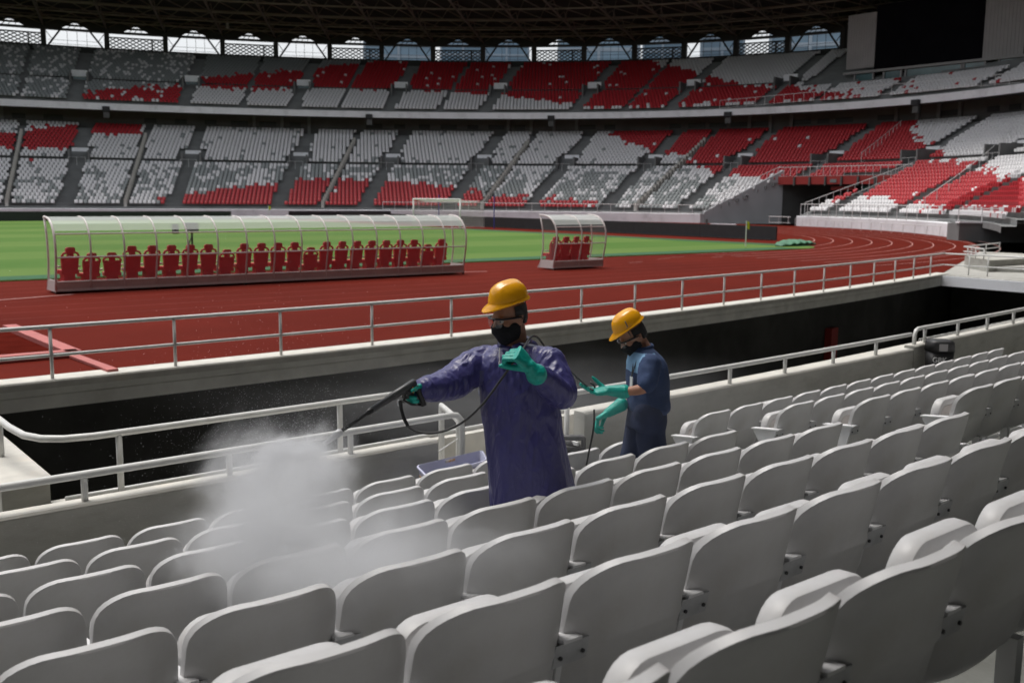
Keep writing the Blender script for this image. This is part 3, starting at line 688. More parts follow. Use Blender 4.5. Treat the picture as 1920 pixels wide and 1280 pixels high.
for i, (a1, a0) in enumerate(zip(BAYC, BAYC[1:])):
    L = E(40.6, a1); R = E(40.6, a0); t = (R - L).normalized(); wdt = (R - L).length - .75; c0 = (L + R) / 2; rz = math.atan2(t.y, t.x)
    def P(x, z): return Vector((c0.x + t.x * x, c0.y + t.y * x, z))
    if i % 2 == 0:   # lattice bay
        mb = MB(); h0, h1 = 24.55, 26.15
        nd = 8; sp = wdt / nd; hh = (h1 - h0) / 3
        for dr in (1, -1):
            for k in range(-5, nd * 1 + 5):
                x0 = -wdt / 2 + k * sp; x1 = x0 + 3 * sp * 1.0
                za, zb = (h0, h1) if dr > 0 else (h1, h0)
                xa, xb = x0, x1
                lo_, hi_ = -wdt / 2, wdt / 2
                ta = max(0, (lo_ - xa) / (xb - xa)); tb = min(1, (hi_ - xa) / (xb - xa))
                if tb - ta < .05: continue
                mb.bar(P(xa + (xb - xa) * ta, za + (zb - za) * ta), P(xa + (xb - xa) * tb, za + (zb - za) * tb), .12, .27, up=(t.y, -t.x, 0))
        mb.box(P(0, 26.2), (wdt, .3, .14), rz); mb.box(P(wdt * .3, 25.35), (.2, .3, 1.6), rz)
        ch(mb, 'lattice_panel', M['bay'], rim)
    else:
        mb = MB(); h0, h1 = 24.55, 26.8
        for sg_ in (-1, 1):
            mb.bar(P(sg_ * wdt * .47, h0), P(sg_ * wdt * .26, h1), .25, .22, up=(t.y, -t.x, 0))
            mb.bar(P(sg_ * wdt * .50, h1 - .25), P(sg_ * wdt * .40, h0 + .9), .1, .09, up=(t.y, -t.x, 0))
        for x in (-.14, .03, .2): mb.box(P(wdt * x, 25.6), (.06, .06, 2.4), rz)
        for z in (24.8, 25.35): mb.box(P(0, z), (wdt * .95, .06, .045), rz)
        ch(mb, 'raking_struts', M['bay'], rim)
        for k in range(int(wdt / .35)):
            pass
    # gable above the head beam with a small pierced triangle
    mb = MB(); hw = wdt * .24; z0, z1, zt = 27.05, 28.0, 28.9
    W2 = wdt / 2 + .38
    mb._a([P(-W2, z0), P(-hw, z0), P(0, z1), P(hw, z0), P(W2, z0), P(W2, zt), P(-W2, zt)], [(0, 1, 2, 6), (2, 3, 4, 5), (2, 5, 6)])
    for s_ in (-.55, -.1, .4): mb.bar(P(hw * s_, z0), P(hw * (s_ + .35) * .6, z0 + (z1 - z0) * .75), .06, .09)
    mb.bar(P(-hw * .6, z0 + .38), P(hw * .6, z0 + .36), .06, .08)
    ch(mb, 'gable', M['bay'], rim)
def roofz(d): return 28.75 + (42 - d) * 0.125
rf = empty('stadium_roof', E(42, 60, 28)); tag(rf, 'dark ring roof on steel trusses over the stands', 'roof')
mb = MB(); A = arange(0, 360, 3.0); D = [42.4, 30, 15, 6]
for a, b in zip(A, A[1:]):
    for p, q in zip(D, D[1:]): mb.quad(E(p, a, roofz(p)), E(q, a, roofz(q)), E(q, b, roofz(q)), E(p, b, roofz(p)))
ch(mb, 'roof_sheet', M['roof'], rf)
for k, d in enumerate([41, 39.6, 38.0, 36.2, 34.2, 32, 29.6, 27, 24.2, 21.2, 18]):
    mb = MB(); mb.tube([E(d, a, roofz(d) - (.35 if k % 2 else 1.25)) for a in arange(-40, 90, 2)], .11 if k % 2 else .14, 5); ch(mb, 'purlin', M['truss'], rf)
for a in BAYC + [4.5, 0, -4.5, -9, -13.5, -18]:
    mb = MB(); ds = [42, 39.6, 36.2, 32, 27, 21.2, 15]
    mb.tube([E(d, a, roofz(d) - 1.45) for d in ds], .16, 5)
    for p, q in zip(ds, ds[1:]):
        m_ = (p + q) / 2; mb.tube([E(p, a, roofz(p) - 1.4), E(m_, a, roofz(m_) - .1), E(q, a, roofz(q) - 1.4)], .08, 4, caps=False)
    ch(mb, 'truss', M['truss'], rf)
AL = BAYC + [4.5, 0, -4.5, -9, -13.5, -18]
for k, (a1, a0) in enumerate(zip(AL, AL[1:])):
    mb = MB()
    for p, q in ((41, 36.2), (36.2, 29.6), (29.6, 21.2)):
        mb.tube([E(p, a1, roofz(p) - 1.3), E(q, (a1 + a0) / 2, roofz(q) - .9), E(p, a0, roofz(p) - 1.3)], .075, 4, caps=False)
        mb.tube([E(q, a1, roofz(q) - 1.3), E(p, (a1 + a0) / 2, roofz(p) - .9), E(q, a0, roofz(q) - 1.3)], .075, 4, caps=False)
    ch(mb, 'roof_brace', M['truss'], rf)
hl = empty('hanging_lamp', E(37, 58.9, 27)); tag(hl, 'small pale lamp cluster hanging under the dark roof', 'lamp')
mb = MB(); 
for k in range(4): mb.box(E(37, 58.9, 28.9 - .28 * k), (.42, .3, .12))
mb.tube([E(37, 58.9, 30.0), E(37, 58.9, 27.9)], .05, 5); ch(mb, 'lamp_body', M['rail_far'], hl)
for a, wh in ((66.1, 'above the far left seats'), (46.8, 'above the goal'), (30.8, 'to the right of the goal'), (13.5, 'above the tunnel wall'), (-5.8, 'above the red end seats')):
    o = empty('loudspeaker', E(19.8, a, 13.5)); tag(o, 'dark loudspeaker hung under the white balcony band ' + wh, 'loudspeaker', 'loudspeakers under the balcony band')
    t, nn, rz = frame(20, a)
    mb = MB(); mb.box(E(19.75, a, 14.0), (.95, .5, .62), rz); ch(mb, 'cabinet', M['speaker'], o)
    mb = MB(); mb.box(E(19.9, a, 13.25), (.75, .35, .85), rz); ch(mb, 'horn', M['stand_dark'], o)

# ================================================================== SCOREBOARD AND CONTROL ROOMS
X0 = 118.2
sb = empty('scoreboard', (X0, 69, 20)); tag(sb, 'large dark scoreboard screen flanked by two grey panels', 'scoreboard')
mb = MB(); mb.box((X0 + .4, 67.2, 23.3), (.6, 14.4, 8.2)); ch(mb, 'screen', M['screen'], sb)
for y0, y1, z0 in ((78.4, 74.35, 19.75), (60.2, 55.5, 19.35)):
    mb = MB(); n_ = 22
    for k in range(n_):
        yy = y0 + (y1 - y0) * (k + .5) / n_; mb.box((X0 + .1 + .03 * (k % 2), yy, (z0 + 26.6) / 2), (.3, abs(y1 - y0) / n_ * .995, 26.6 - z0))
    ch(mb, 'side_panel', M['panel'], sb)
cr = empty('control_rooms', (X0, 68, 17)); tag(cr, 'row of glazed control rooms below the scoreboard', 'control room')
mb = MB(); mb.box((X0 + .35, 66.2, 19.25), (.9, 25.2, .3)); ch(mb, 'head_frame', M['panel'], cr)
mb = MB(); mb.box((X0 + 1.8, 66.2, 17.9), (.3, 25.2, 3.0)); ch(mb, 'rear_wall', M['screen'], cr)
mb = MB(); mb.box((X0 + .2, 66.2, 17.7), (.5, 25.2, .2)); ch(mb, 'sill', M['panel'], cr)
for ya, yb in ((77.2, 74.5), (73.0, 70.6), (70.0, 62.8), (62.5, 59.9), (58.3, 54.6)):
    mb = MB(); mb.box((X0 + .3, (ya + yb) / 2, 18.45), (.08, ya - yb - .3, 1.25)); w_ = ch(mb, 'window', M['glass_teal'], cr)
    mb = MB(); mb.box((X0 + .25, ya, 17.95), (.25, .22, 2.5)); mb.box((X0 + .25, yb, 17.95), (.25, .22, 2.5)); ch(mb, 'window_frame', M['panel'], cr)

# ================================================================== TOWERS OUTSIDE
def tower(label, px0, px1, dist, h, sign=False):
    def gd(px):
        q = _f * 1.0 + CR * ((px - 960) / FPX); q.z = 0; return q.normalized()
    a = gd(px0) * dist; b = gd(px1) * dist; c = (a + b) / 2; wd = (b - a).length; t = (b - a).normalized(); rz = math.atan2(t.y, t.x); n = Vector((-t.y, t.x, 0))
    root = empty('office_tower', (c.x, c.y, -4)); tag(root, label, 'building')
    mb = MB(); mb.box(c + n * 15 + Vector((0, 0, h / 2 - 4)), (wd, 30, h), rz); ch(mb, 'facade', M['tower_glass'], root)
    mb = MB()
    for k in range(int(h / 4)): mb.box(c + n * 15 + Vector((0, 0, 4 * k - 2)), (wd + .5, 30.5, 1.1), rz)
    ch(mb, 'floor_band', M['tower_band'], root)
    mb = MB(); nn_ = max(2, int(wd / 9))
    for k in range(nn_ + 1): mb.box(c + t * (wd * (k / nn_ - .5)) + n * -.1 + Vector((0, 0, h / 2 - 4)), (.9, .6, h), rz)
    ch(mb, 'fin', M['tower_band'], root)
    if sign:
        for k, (x, z, w_, hh) in enumerate(((-.05, 64.5, 4.5, 1.6), (.04, 65.4, 4.0, 1.4), (.13, 65.0, 3.2, 2.2), (-.05, 61.5, 8, .9), (.10, 61.0, 7, 1.0))):
            mb = MB(); mb.box(c + t * (wd * x) - n * .6 + Vector((0, 0, z)), (w_, .3, hh), rz); ch(mb, 'sign_stroke', M['orange' if k < 3 else 'white'], root)
tower('pale blue office tower seen through a rim opening right of the goal', 690, 812, 380, 95)
tower('pale glass tower behind the lattice bay above the red seats', 828, 985, 460, 92)
tower('blue glass tower with orange sign seen through a rim opening', 1040, 1184, 330, 90, True)
tower('narrow blue office block beyond the stand rim', 1192, 1262, 420, 112)
tower('blue glass block seen through the opening next to the scoreboard', 1296, 1372, 360, 100)
tower('wide blue glass building right next to the scoreboard opening', 1420, 1640, 300, 110)
# ================================================================== THINGS ON THE FIELD AND TRACK
def board(label, a, b, h=.92, z=0.03):
    a = Vector((*a, 0)); b = Vector((*b, 0)); root = empty("perimeter_board", ((a.x + b.x) / 2, (a.y + b.y) / 2, z)); tag(root, label, 'board', 'black perimeter boards')
    n = max(1, int((b - a).length / 6)); t = (b - a).normalized(); rz = math.atan2(t.y, t.x); L = (b - a).length / n
    pm = MB(); pm.box((0, 0, h / 2), (L - .02, .12, h), rz); pme = pm.mesh('board_panel', M['black'])
    for k in range(n):
        o = add('board_panel', pme, root, (a.x + t.x * L * (k + .5), a.y + t.y * L * (k + .5), z)); o.matrix_parent_inverse = root.matrix_basis.inverted()
    mb = MB(); mb.bar(a + Vector((0, .35, z + .03)), b + Vector((0, .35, z + .03)), .5, .05); ch(mb, 'foot', M['dark_item'], root)
board('long black perimeter board along the far touchline, behind the long team shelter', (-20, 107.5), (45.2, 107.5))
board('short black perimeter board on the far touchline, just left of the goal', (52.2, 107.5), (66, 107.5))
board('long black perimeter board behind the goal line, running to the corner flag', (55.2, 41.2), (55.4, 101))
# goal
GX = 49.9; gy0, gy1 = 70.0, 77.32
gl = empty('goal', (GX, (gy0 + gy1) / 2, 0.03)); tag(gl, 'white football goal with net on the far end of the pitch', 'goal')
for y in (gy0, gy1):
    mb = MB(); mb.tube([(GX, y, 0), (GX, y, 2.5)], .075, 8); ch(mb, 'post', M['goal'], gl, True)
mb = MB(); mb.tube([(GX, gy0 - .07, 2.5), (GX, gy1 + .07, 2.5)], .075, 8); ch(mb, 'crossbar', M['goal'], gl, True)
for y in (gy0 - .6, gy1 + .6):
    mb = MB(); mb.tube([(GX + 3.2, y, 0), (GX + 3.2, y, 2.9)], .05, 6); ch(mb, 'stanchion', M['blue_pole'], gl)
mb = MB()
top = lambda y, k: (GX + 2.6 * k, y, 2.48 - .02 * k); 
for i in range(31):
    y = gy0 + (gy1 - gy0) * i / 30
    mb.tube([(GX, y, 2.48), (GX + 1.3, y, 2.3), (GX + 2.5, y, 2.4), (GX + 2.6, y, .03)], .009, 3, caps=False)
for k in range(1, 14): mb.tube([(GX + 2.55, gy0, 2.4 * k / 14), (GX + 2.55, gy1, 2.4 * k / 14)], .009, 3, caps=False)
for k in range(1, 10): mb.tube([(GX + 2.5 * k / 10, gy0, 2.42 - .15 * math.sin(k * .314)), (GX + 2.5 * k / 10, gy1, 2.42 - .15 * math.sin(k * .314))], .009, 3, caps=False)
for y in (gy0, gy1):
    for k in range(1, 12): mb.tube([(GX, y, 2.45 * k / 12), (GX + 2.55, y, 2.4 * k / 12)], .009, 3, caps=False)
    for k in range(1, 12): mb.tube([(GX + 2.55 * k / 12, y, 0.03), (GX + 2.55 * k / 12, y, 2.4)], .009, 3, caps=False)
ch(mb, 'net', M['net'], gl)
cf = empty('corner_flag', (46.2, 36.6, .03)); tag(cf, 'yellow corner flag on a thin white pole at the pitch corner', 'flag')
mb = MB(); mb.tube([(46.2, 36.6, 0), (46.2, 36.6, 1.5)], .03, 6); ch(mb, 'pole', M['white'], cf)
mb = MB(); g_ = [[Vector((46.2 + .03 + .18 * i / 4, 36.6 - .1 * i / 4 + .03 * math.sin(i * 2), 1.48 - .42 * j / 5 - .10 * i / 4)) for i in range(5)] for j in range(6)]
for a, b in zip(g_, g_[1:]):
    for i in range(4): mb.quad(a[i], a[i + 1], b[i + 1], b[i])
ch(mb, 'cloth', M['flag'], cf)
# second flag far away at the halfway line, left
cf2 = empty('corner_flag', (45, 105, .03)); tag(cf2, 'small yellow flag on the far side between the two black boards', 'flag')
mb = MB(); mb.tube([(49, 106, 0), (49, 106, 1.6)], .035, 5); ch(mb, 'pole', M['white'], cf2)
mb = MB(); mb.prism([(49, 106, 1.6), (49.3, 106, 1.5), (49.25, 106, 1.1), (49, 106, 1.15)], (0, .02, 0)); ch(mb, 'cloth', M['flag'], cf2)
# rolled tarp at the corner
tp = MB(); rr = random.Random(5); rings = []
for i in range(22):
    t = i / 21; x = 47.9 + 4.1 * t; y = 35.6 + .25 * math.sin(3 * t) + .4 * t; e = math.sin(math.pi * min(1, max(.03, t))) ** .5
    rings.append([Vector((x + rr.uniform(-.05, .05), y + math.cos(2 * math.pi * k / 12) * .75 * e, .03 + max(0, (.14 + .14 * math.sin(2 * math.pi * k / 12)) * e * (1 + .4 * math.sin(i * 1.7 + k))))) for k in range(12)])
tp.loft(rings); tag(tp.build('rolled_tarp', M['tarp'], None, True), 'crumpled green tarpaulin lying at the corner of the pitch by the track', 'tarpaulin')
ts = empty('track_sign', (70, 58, 0)); tag(ts, 'small white box sign standing on the far bend of the track', 'sign')
mb = MB(); mb.box((70, 58, .38), (.3, 2.4, .42), R_(15)); ch(mb, 'sign_body', M['fascia'], ts)
mb = MB(); mb.box((70, 58.7, .1), (.2, .15, .2)); mb.box((70, 57.3, .1), (.2, .15, .2)); ch(mb, 'feet', M['dark_item'], ts)
bs = MB(); bs.tube([(0, 0, 0), (0, 0, .6)], .12, 6)
o = bs.build('marker_post', M['stand_dark'], None, False, (83.5, 71.5, 0)); tag(o, 'small dark marker post at the foot of the grey tunnel wall', 'post')

# ---- team shelters
def curve(zs): return None
BK = [(0.0, .30), (-.06, .55), (-.14, .9), (-.17, 1.2), (-.14, 1.45), (-.04, 1.68), (.12, 1.86), (.32, 1.97), (.55, 2.02), (.85, 2.04)]   # (towards pitch, z)
def shelter(name, label, x0, x1, yb, nrib, chairs, depth=.62):
    root = empty(name, ((x0 + x1) / 2, yb, 0)); tag(root, label, 'shelter')
    A_ = lambda x, p: Vector((x, yb + p[0], p[1]))
    rp = [x0 + (x1 - x0) * k / (nrib - 1) for k in range(nrib)]
    for a, b in zip(rp, rp[1:]):                              # each pane between two ribs
        mb = MB()
        for p, q in zip(BK[:6], BK[1:6]): mb.quad(A_(a + .03, p), A_(b - .03, p), A_(b - .03, q), A_(a + .03, q))
        ch(mb, 'pane', M['poly'], root)
        mb = MB()
        for p, q in zip(BK[5:], BK[6:]): mb.quad(A_(a + .03, p), A_(b - .03, p), A_(b - .03, q), A_(a + .03, q))
        ch(mb, 'roof_pane', M['poly_top'], root)
    for k, x in enumerate(rp):
        mb = MB(); wv = .032 if k in (0, nrib - 1) else .026
        mb.tube([A_(x, (p[0] - .005, p[1])) for p in [(-.0, .1)] + BK], wv, 6); ch(mb, 'rib', M['alu'], root, True)
    for z_, y_ in ((1.60, -.085), (.98, -.16), (.32, -.01)):
        mb = MB(); mb.tube([(x0, yb + y_, z_), (x1, yb + y_, z_)], .022, 6); ch(mb, 'cross_bar', M['alu'], root)
    for x in (x0, x1):                                        # end frame towards the pitch and clear end pane
        mb = MB(); FR = [(depth + .25, .06), (depth + .1, .35), (depth, .8), (depth, 1.2), (depth + .06, 1.6), (depth + .2, 2.03)]
        mb.tube([A_(x, p) for p in FR], .028, 6); ch(mb, 'end_frame', M['alu'], root, True)
        mb = MB(); zz = [.35, .6, .9, 1.2, 1.5, 1.75, 1.95]
        bk = lambda z: float(np.interp(z, [p[1] for p in BK], [p[0] for p in BK])); fr = lambda z: float(np.interp(z, [p[1] for p in FR], [p[0] for p in FR]))
        for z0, z1 in zip(zz, zz[1:]): mb.quad((x, yb + bk(z0), z0), (x, yb + fr(z0), z0), (x, yb + fr(z1), z1), (x, yb + bk(z1), z1))
        ch(mb, 'end_pane', M['poly'], root)
        mb = MB(); mb.prism([(x - .02, yb - .02, .06), (x - .02, yb + depth + .3, .06), (x - .02, yb + depth + .1, .36), (x - .02, yb, .36)], (.04, 0, 0)); ch(mb, 'end_skirt', M['alu'], root)
    mb = MB(); mb.box(((x0 + x1) / 2, yb - .01, .19), (x1 - x0, .03, .26)); ch(mb, 'back_skirt', M['skirt'], root)
    mb = MB(); mb.box(((x0 + x1) / 2, yb + .42, .10), (x1 - x0, .9, .06)); ch(mb, 'base_deck', M['alu'], root)
    wm = MB(); wm.tube([(0, 0, .05), (.05, 0, .05)], .05, 8); wme = wm.mesh('caster', M['dark_item'])
    for k in range(0, nrib, 3):
        o = add('caster', wme, root, (rp[k], yb + .05, 0)); o.matrix_parent_inverse = root.matrix_basis.inverted()
    return root
M['skirt'] = mat('reflection_tinted_skirt', (0.46, 0.36, 0.34), 0.4, 0.1, 3)  # reddish reflection from the track is mixed into the skirt colour
def dchair_parts():
    P = {}
    mb = MB(); prof = [(-.19, .0), (-.215, .12), (-.23, .30), (-.235, .42), (-.215, .46), (-.13, .47), (-.10, .45), (.10, .45), (.13, .47), (.215, .46), (.235, .42), (.23, .30), (.215, .12), (.19, 0)]
    ring_f = [Vector((x, -.10 * z - (.03 if abs(x) < .15 else 0), z + .44)) for x, z in prof]
    mb.prism([tuple(p) for p in ring_f], (0, .09, 0)); P['backrest'] = mb
    mb = MB()
    for s_ in (-1, 1): mb.tube([(s_ * .215, -.02, .84), (s_ * .225, -.04, .92), (s_ * .19, -.055, .985), (s_ * .09, -.065, 1.02)], .034, 6)
    mb.box((0, -.035, .95), (.17, .08, .16)); P['shoulder_frame'] = mb
    mb = MB(); mb.prism([(-.10, -.085, .99), (.10, -.085, .99), (.125, -.09, 1.06), (.12, -.10, 1.13), (.08, -.105, 1.165), (-.08, -.105, 1.165), (-.12, -.10, 1.13), (-.125, -.09, 1.06)], (0, .09, 0)); P['headrest'] = mb
    mb = MB(); mb.box((0, .22, .44), (.46, .46, .12)); mb.box((0, .2, .25), (.3, .3, .26)); P['seat'] = mb
    mb = MB(); mb.box((0, 0, 0), (.055, .22, .05)); P['armrest'] = mb
    return P
DP = {k: v.mesh(k, M['dchair_l'] if k == 'armrest' else M['dchair'], False) for k, v in dchair_parts().items()}
ORD = ['first', 'second', 'third', 'fourth', 'fifth', 'sixth', 'seventh', 'eighth', 'ninth', 'tenth', 'eleventh', 'twelfth', 'thirteenth', 'fourteenth', 'fifteenth', 'sixteenth', 'seventeenth', 'eighteenth', 'nineteenth', 'twentieth', 'twenty-first', 'twenty-second', 'twenty-third', 'twenty-fourth', 'twenty-fifth']
def dchair(x, y, rz, sc_, label, group):
    r = empty('dugout_chair', (x, y, .13 - (0.06 if sc_ < 1 else 0)), rz); tag(r, label, 'chair', group)
    for k in ('backrest', 'shoulder_frame', 'headrest', 'seat'): add(k, DP[k], r)
    for s_ in (-1, 1): add('armrest', DP['armrest'], r, (s_ * .27, .14, .60))
    r.scale = (1, 1, sc_ * .94)
    return r
rr = random.Random(2)
shelter('team_shelter', 'long clear curved team shelter with a row of red chairs on the track', 6.97, 20.35, 28.35, 16, 23)
for k in range(23):
    x = 7.47 + .5555 * k; s_ = .90 if k in (1, 2, 8, 13, 21) else 1.0
    dchair(x, 28.78, rr.uniform(-.22, .16), s_, 'dark red padded chair, %s from the left-hand open end of the long shelter' % ORD[k], 'red chairs in the long shelter')
shelter('team_shelter', 'short clear curved shelter with four red chairs on the track', 24.35, 26.85, 28.15, 3, 4)
for k in range(4):
    dchair(24.75 + .52 * k, 28.55, rr.uniform(-.1, .1), 1.0, 'red padded chair, %s from the left-hand end of the short shelter' % ORD[k], 'red chairs in the short shelter')
# bits left on the pitch beyond the shelter
o = empty('camera_rig', (16.2, 42, 0.03)); tag(o, 'small dark equipment stand on the grass seen through the long shelter', 'equipment')
mb = MB(); mb.tube([(17.4, 46, 0), (17.4, 46, 1.0)], .05, 6); mb.tube([(17.0, 45.8, 0), (17.4, 46, .8)], .03, 5); ch(mb, 'tripod', M['dark_item'], o)
mb = MB(); mb.box((17.4, 46, 1.2), (.5, .4, .4)); mb.box((16.7, 46.2, 1.1), (.25, .2, .45)); ch(mb, 'camera_body', M['dark_item'], o)

# ================================================================== NEAR FOLDING SEATS
def chair_meshes():
    G = {}
    nx, nz = 15, 15; hw0 = .246; rc = .135; TH = .036; LEN = .60
    def hw(l):
        w_ = hw0 + (.010 * min(1, l / .25))
        if l < rc: w_ = w_ - rc + math.sqrt(max(0, rc * rc - (rc - l) ** 2))
        if l > .44: w_ -= .5 * (l - .44) ** 1.3
        return w_
    def yz(l):
        y = .235 * l + (3.0 * (l - .40) ** 2 if l > .40 else 0); z = .814 - .965 * l + (1.1 * (l - .42) ** 2 if l > .42 else 0)
        return y, z
    LS = [0.0, .004, .014, .03, .05, .075, .105, .135, .17, .205, .222, .236, .25, .264, .285, .32, .37, .42, .47, .52, .57, .60]
    XS = [math.sin(math.pi / 2 * (2 * i / (nx - 1) - 1)) * .35 + (2 * i / (nx - 1) - 1) * .65 for i in range(nx)]
    def surf(off):
        P_ = []
        for l in LS:
            y, z = yz(l); row = []
            for x in XS:
                X = x * hw(l); c_ = (abs(X) / hw0)
                wing = .098 * c_ ** 3.0 * (1.0 - .35 * min(1, l / .5))       # sides wrap forward
                lip = .0
                rib = -.010 * math.exp(-((l - .24 - .04 * x * x) / .018) ** 2) * (1 if off < 0 else .4) * (1 - c_ ** 4)   # pressed crease
                rec = .011 * (1 if (abs(X) < .14 and .30 < l < .5) else 0) * (off < 0)
                row.append(Vector((X, y + wing + rib + rec + off, z + off * .12)))
            P_.append(row)
        return P_
    B, F_ = surf(-TH / 2), surf(TH / 2)
    # round the border: pull the outer loop of both faces together
    nr = len(LS)
    mb = MB(); idx = {}
    vs = []; fs = []
    def put(p): vs.append(p); return len(vs) - 1
    def shr(Pm, i, j, k):   # border point moved in by k
        return Pm[i][j]
    ib = [[put(B[i][j]) for j in range(nx)] for i in range(nr)]
    jf = [[put(F_[i][j]) for j in range(nx)] for i in range(nr)]
    for i in range(nr - 1):
        for j in range(nx - 1):
            fs.append((ib[i][j], ib[i][j + 1], ib[i + 1][j + 1], ib[i + 1][j])); fs.append((jf[i][j], jf[i + 1][j], jf[i + 1][j + 1], jf[i][j + 1]))
    bord = [(0, j) for j in range(nx)] + [(i, nx - 1) for i in range(1, nr)] + [(nr - 1, j) for j in range(nx - 2, -1, -1)] + [(i, 0) for i in range(nr - 2, 0, -1)]
    mid = []
    cx = Vector((0, 0, .5))
    for (i, j) in bord:
        m_ = (B[i][j] + F_[i][j]) / 2; d = Vector((m_.x, 0, (m_.z - .56) * 1.0)); d = d.normalized() if d.length > 0 else Vector((0, 0, 1))
        mid.append((put(B[i][j] * .90 + F_[i][j] * .10 + d * .006), put(B[i][j] * .10 + F_[i][j] * .90 + d * .007)))
    nb = len(bord)
    for k in range(nb):
        i, j = bord[k]; i2, j2 = bord[(k + 1) % nb]; a, b = mid[k], mid[(k + 1) % nb]
        fs.append((ib[i][j], a[0], b[0], ib[i2][j2])); fs.append((a[0], a[1], b[1], b[0])); fs.append((a[1], jf[i][j], jf[i2][j2], b[1]))
    me = bpy.data.meshes.new('backrest'); me.from_pydata([tuple(v) for v in vs], [], fs); me.materials.append(M['seat']); auto_smooth(me, 42)
    G['backrest'] = me
    # tipped-up seat: rounded slab with rim and recessed panel facing back
    def slab(hwid, z0, z1, rt, rb, thick):
        pts = []
        for k in range(7):
            a = R_(90 * k / 6); pts.append((hwid - rt + rt * math.sin(a), z1 - rt + rt * math.cos(a)))
        for k in range(5):
            a = R_(90 * k / 4); pts.append((hwid - rb + rb * math.cos(a), z0 + rb - rb * math.sin(a)))
        pts = pts + [(-x, z) for x, z in reversed(pts)]
        return pts
    o_ = slab(.218, .33, .682, .10, .035, .06)
    def inset(pts, d, zc=.499, hx=.218, hz=.169): return [(x * (1 - d / hx), zc + (z - zc) * (1 - d / hz)) for x, z in pts]
    yS = lambda z: .292 - .13 * (z - .36)      # leans with the back (y of the rear face)
    yb = lambda z: yS(z) + .0
    rings = []
    def ringv(pts, dy): return [Vector((x, yS(z) + dy + (.018 * (1 - (x / .222) ** 2)), z)) for x, z in pts]
    rings = [ringv(inset(o_, .05), .012), ringv(inset(o_, .0475), .0), ringv(inset(o_, .016), -.002), ringv(inset(o_, .004), .006), ringv(o_, .022), ringv(o_, .058), ringv(inset(o_, .006), .070), ringv(inset(o_, .03), .076), ringv(inset(o_, .07), .060)]
    mb = MB(); mb.loft(rings, 0, True, True); me = mb.mesh('seat', M['seat']); auto_smooth(me, 35); G['seat'] = me
    mb = MB(); pr = [ringv(inset(o_, .0555), .010), ringv(inset(o_, .0565), .003), ringv(inset(o_, .062), .0005), ringv(inset(o_, .08), .0)]; mb.loft(pr, 0, True, True); me = mb.mesh('seat_panel', M['seat_in']); auto_smooth(me, 30); G['seat_panel'] = me
    # side bracket between neighbours
    mb = MB(); mb.prism([(-.011, .12, .577), (-.011, .365, .545), (-.011, .365, .525), (-.011, .23, .34), (-.011, .20, .30), (-.011, .15, .42)], (.022, 0, 0)); mb.prism([(-.036, .080, .581), (.036, .080, .581), (.034, .375, .548), (-.034, .375, .548)], (0, 0, .010)); G['side_bracket'] = mb.mesh('side_bracket', M['white_steel'])
    mb = MB(); mb.prism([(-.066, .080, .582), (.066, .080, .582), (.066, .096, .510), (-.066, .096, .510)], (0, .006, .0)); G['joint_plate'] = mb.mesh('joint_plate', M['galv'])
    mb = MB(); mb.tube([(0, 0, 0), (0, -.006, 0)], .0065, 8); G['bolt'] = mb.mesh('bolt', M['bolt'])
    mb = MB(); mb.box((0, .16, .17), (.045, .06, .34)); mb.box((0, .15, .006), (.09, .14, .012)); G['leg'] = mb.mesh('leg', M['white_steel'])
    return G
M['seat_in'] = mat('warm_seat_panel_plastic', (0.50, 0.465, 0.44), 0.5, 0.07, 9, 0.05, 120, dirt=(0.36, 0.31, 0.28), dscale=5, damt=0.4)
CG = chair_meshes()
P_ = 0.54
def near_chair(s, j, label, group, left_end=False, right_end=False, var=0.0):
    a = Na(s, rowv(j)); z = rowz(j) - CH; p = N(s, rowv(j) - .02, z)
    r = empty('folding_seat', p, a); tag(r, label, 'seat', group)
    b = add('backrest', CG['backrest'], r); st = add('seat', CG['seat'], r); add('seat_panel', CG['seat_panel'], st)
    st.location = (0, .008 * var, .010 * var); st.rotation_euler = (.05 * var, 0, .01 * var)
    sides = [.27] + ([-.27] if left_end else [])
    for x in sides:
        add('side_bracket', CG['side_bracket'], r, (x, 0, 0))
        pl = add('joint_plate', CG['joint_plate'], r, (x, 0, 0))
        for xx in (-.044, .044): add('bolt', CG['bolt'], pl, (xx, .088, .540))
        add('leg', CG['leg'], r, (x, 0, 0))
    return r
ROWN = ['first', 'second', 'third', 'fourth', 'fifth', 'sixth', 'seventh']
UO = [1.19, 1.26, 0.79, 0.85, 0.90, 1.20, 1.81]; NLAST = [7, 8, 9, 9, 9, 8, 7]
UR_ = [7.69, 7.90, 7.81, 7.94]
rr = random.Random(9)
def vis(s, j):
    p = N(s, rowv(j), rowz(j) - .25); x, y, Z = img(p.x, p.y, p.z); return Z > .3 and -330 < x < 2260 and y < 1750
for j in range(7):
    for i in range(-6, NLAST[j] + 1):
        s = UO[j] + P_ * i - .165
        if not vis(s, j): continue
        near_chair(s, j, 'white tip-up seat, %s from the aisle in the %s row up from the sprayed wall' % (ORD[NLAST[j] - i], ROWN[j]), "white tip-up seats on the coated man's side", False, i == NLAST[j], rr.gauss(0, .7))
for j in range(4):
    for i in range(0, 25):
        s = UR_[j] + P_ * i - .165
        if not vis(s, j): continue
        if j == 0 and i > 12: continue
        near_chair(s, j, 'white tip-up seat, %s from the aisle in the %s row by the litter bin wall' % (ORD[i], ROWN[j]), 'white tip-up seats on the litter bin side', i == 0, False, rr.gauss(0, .7))
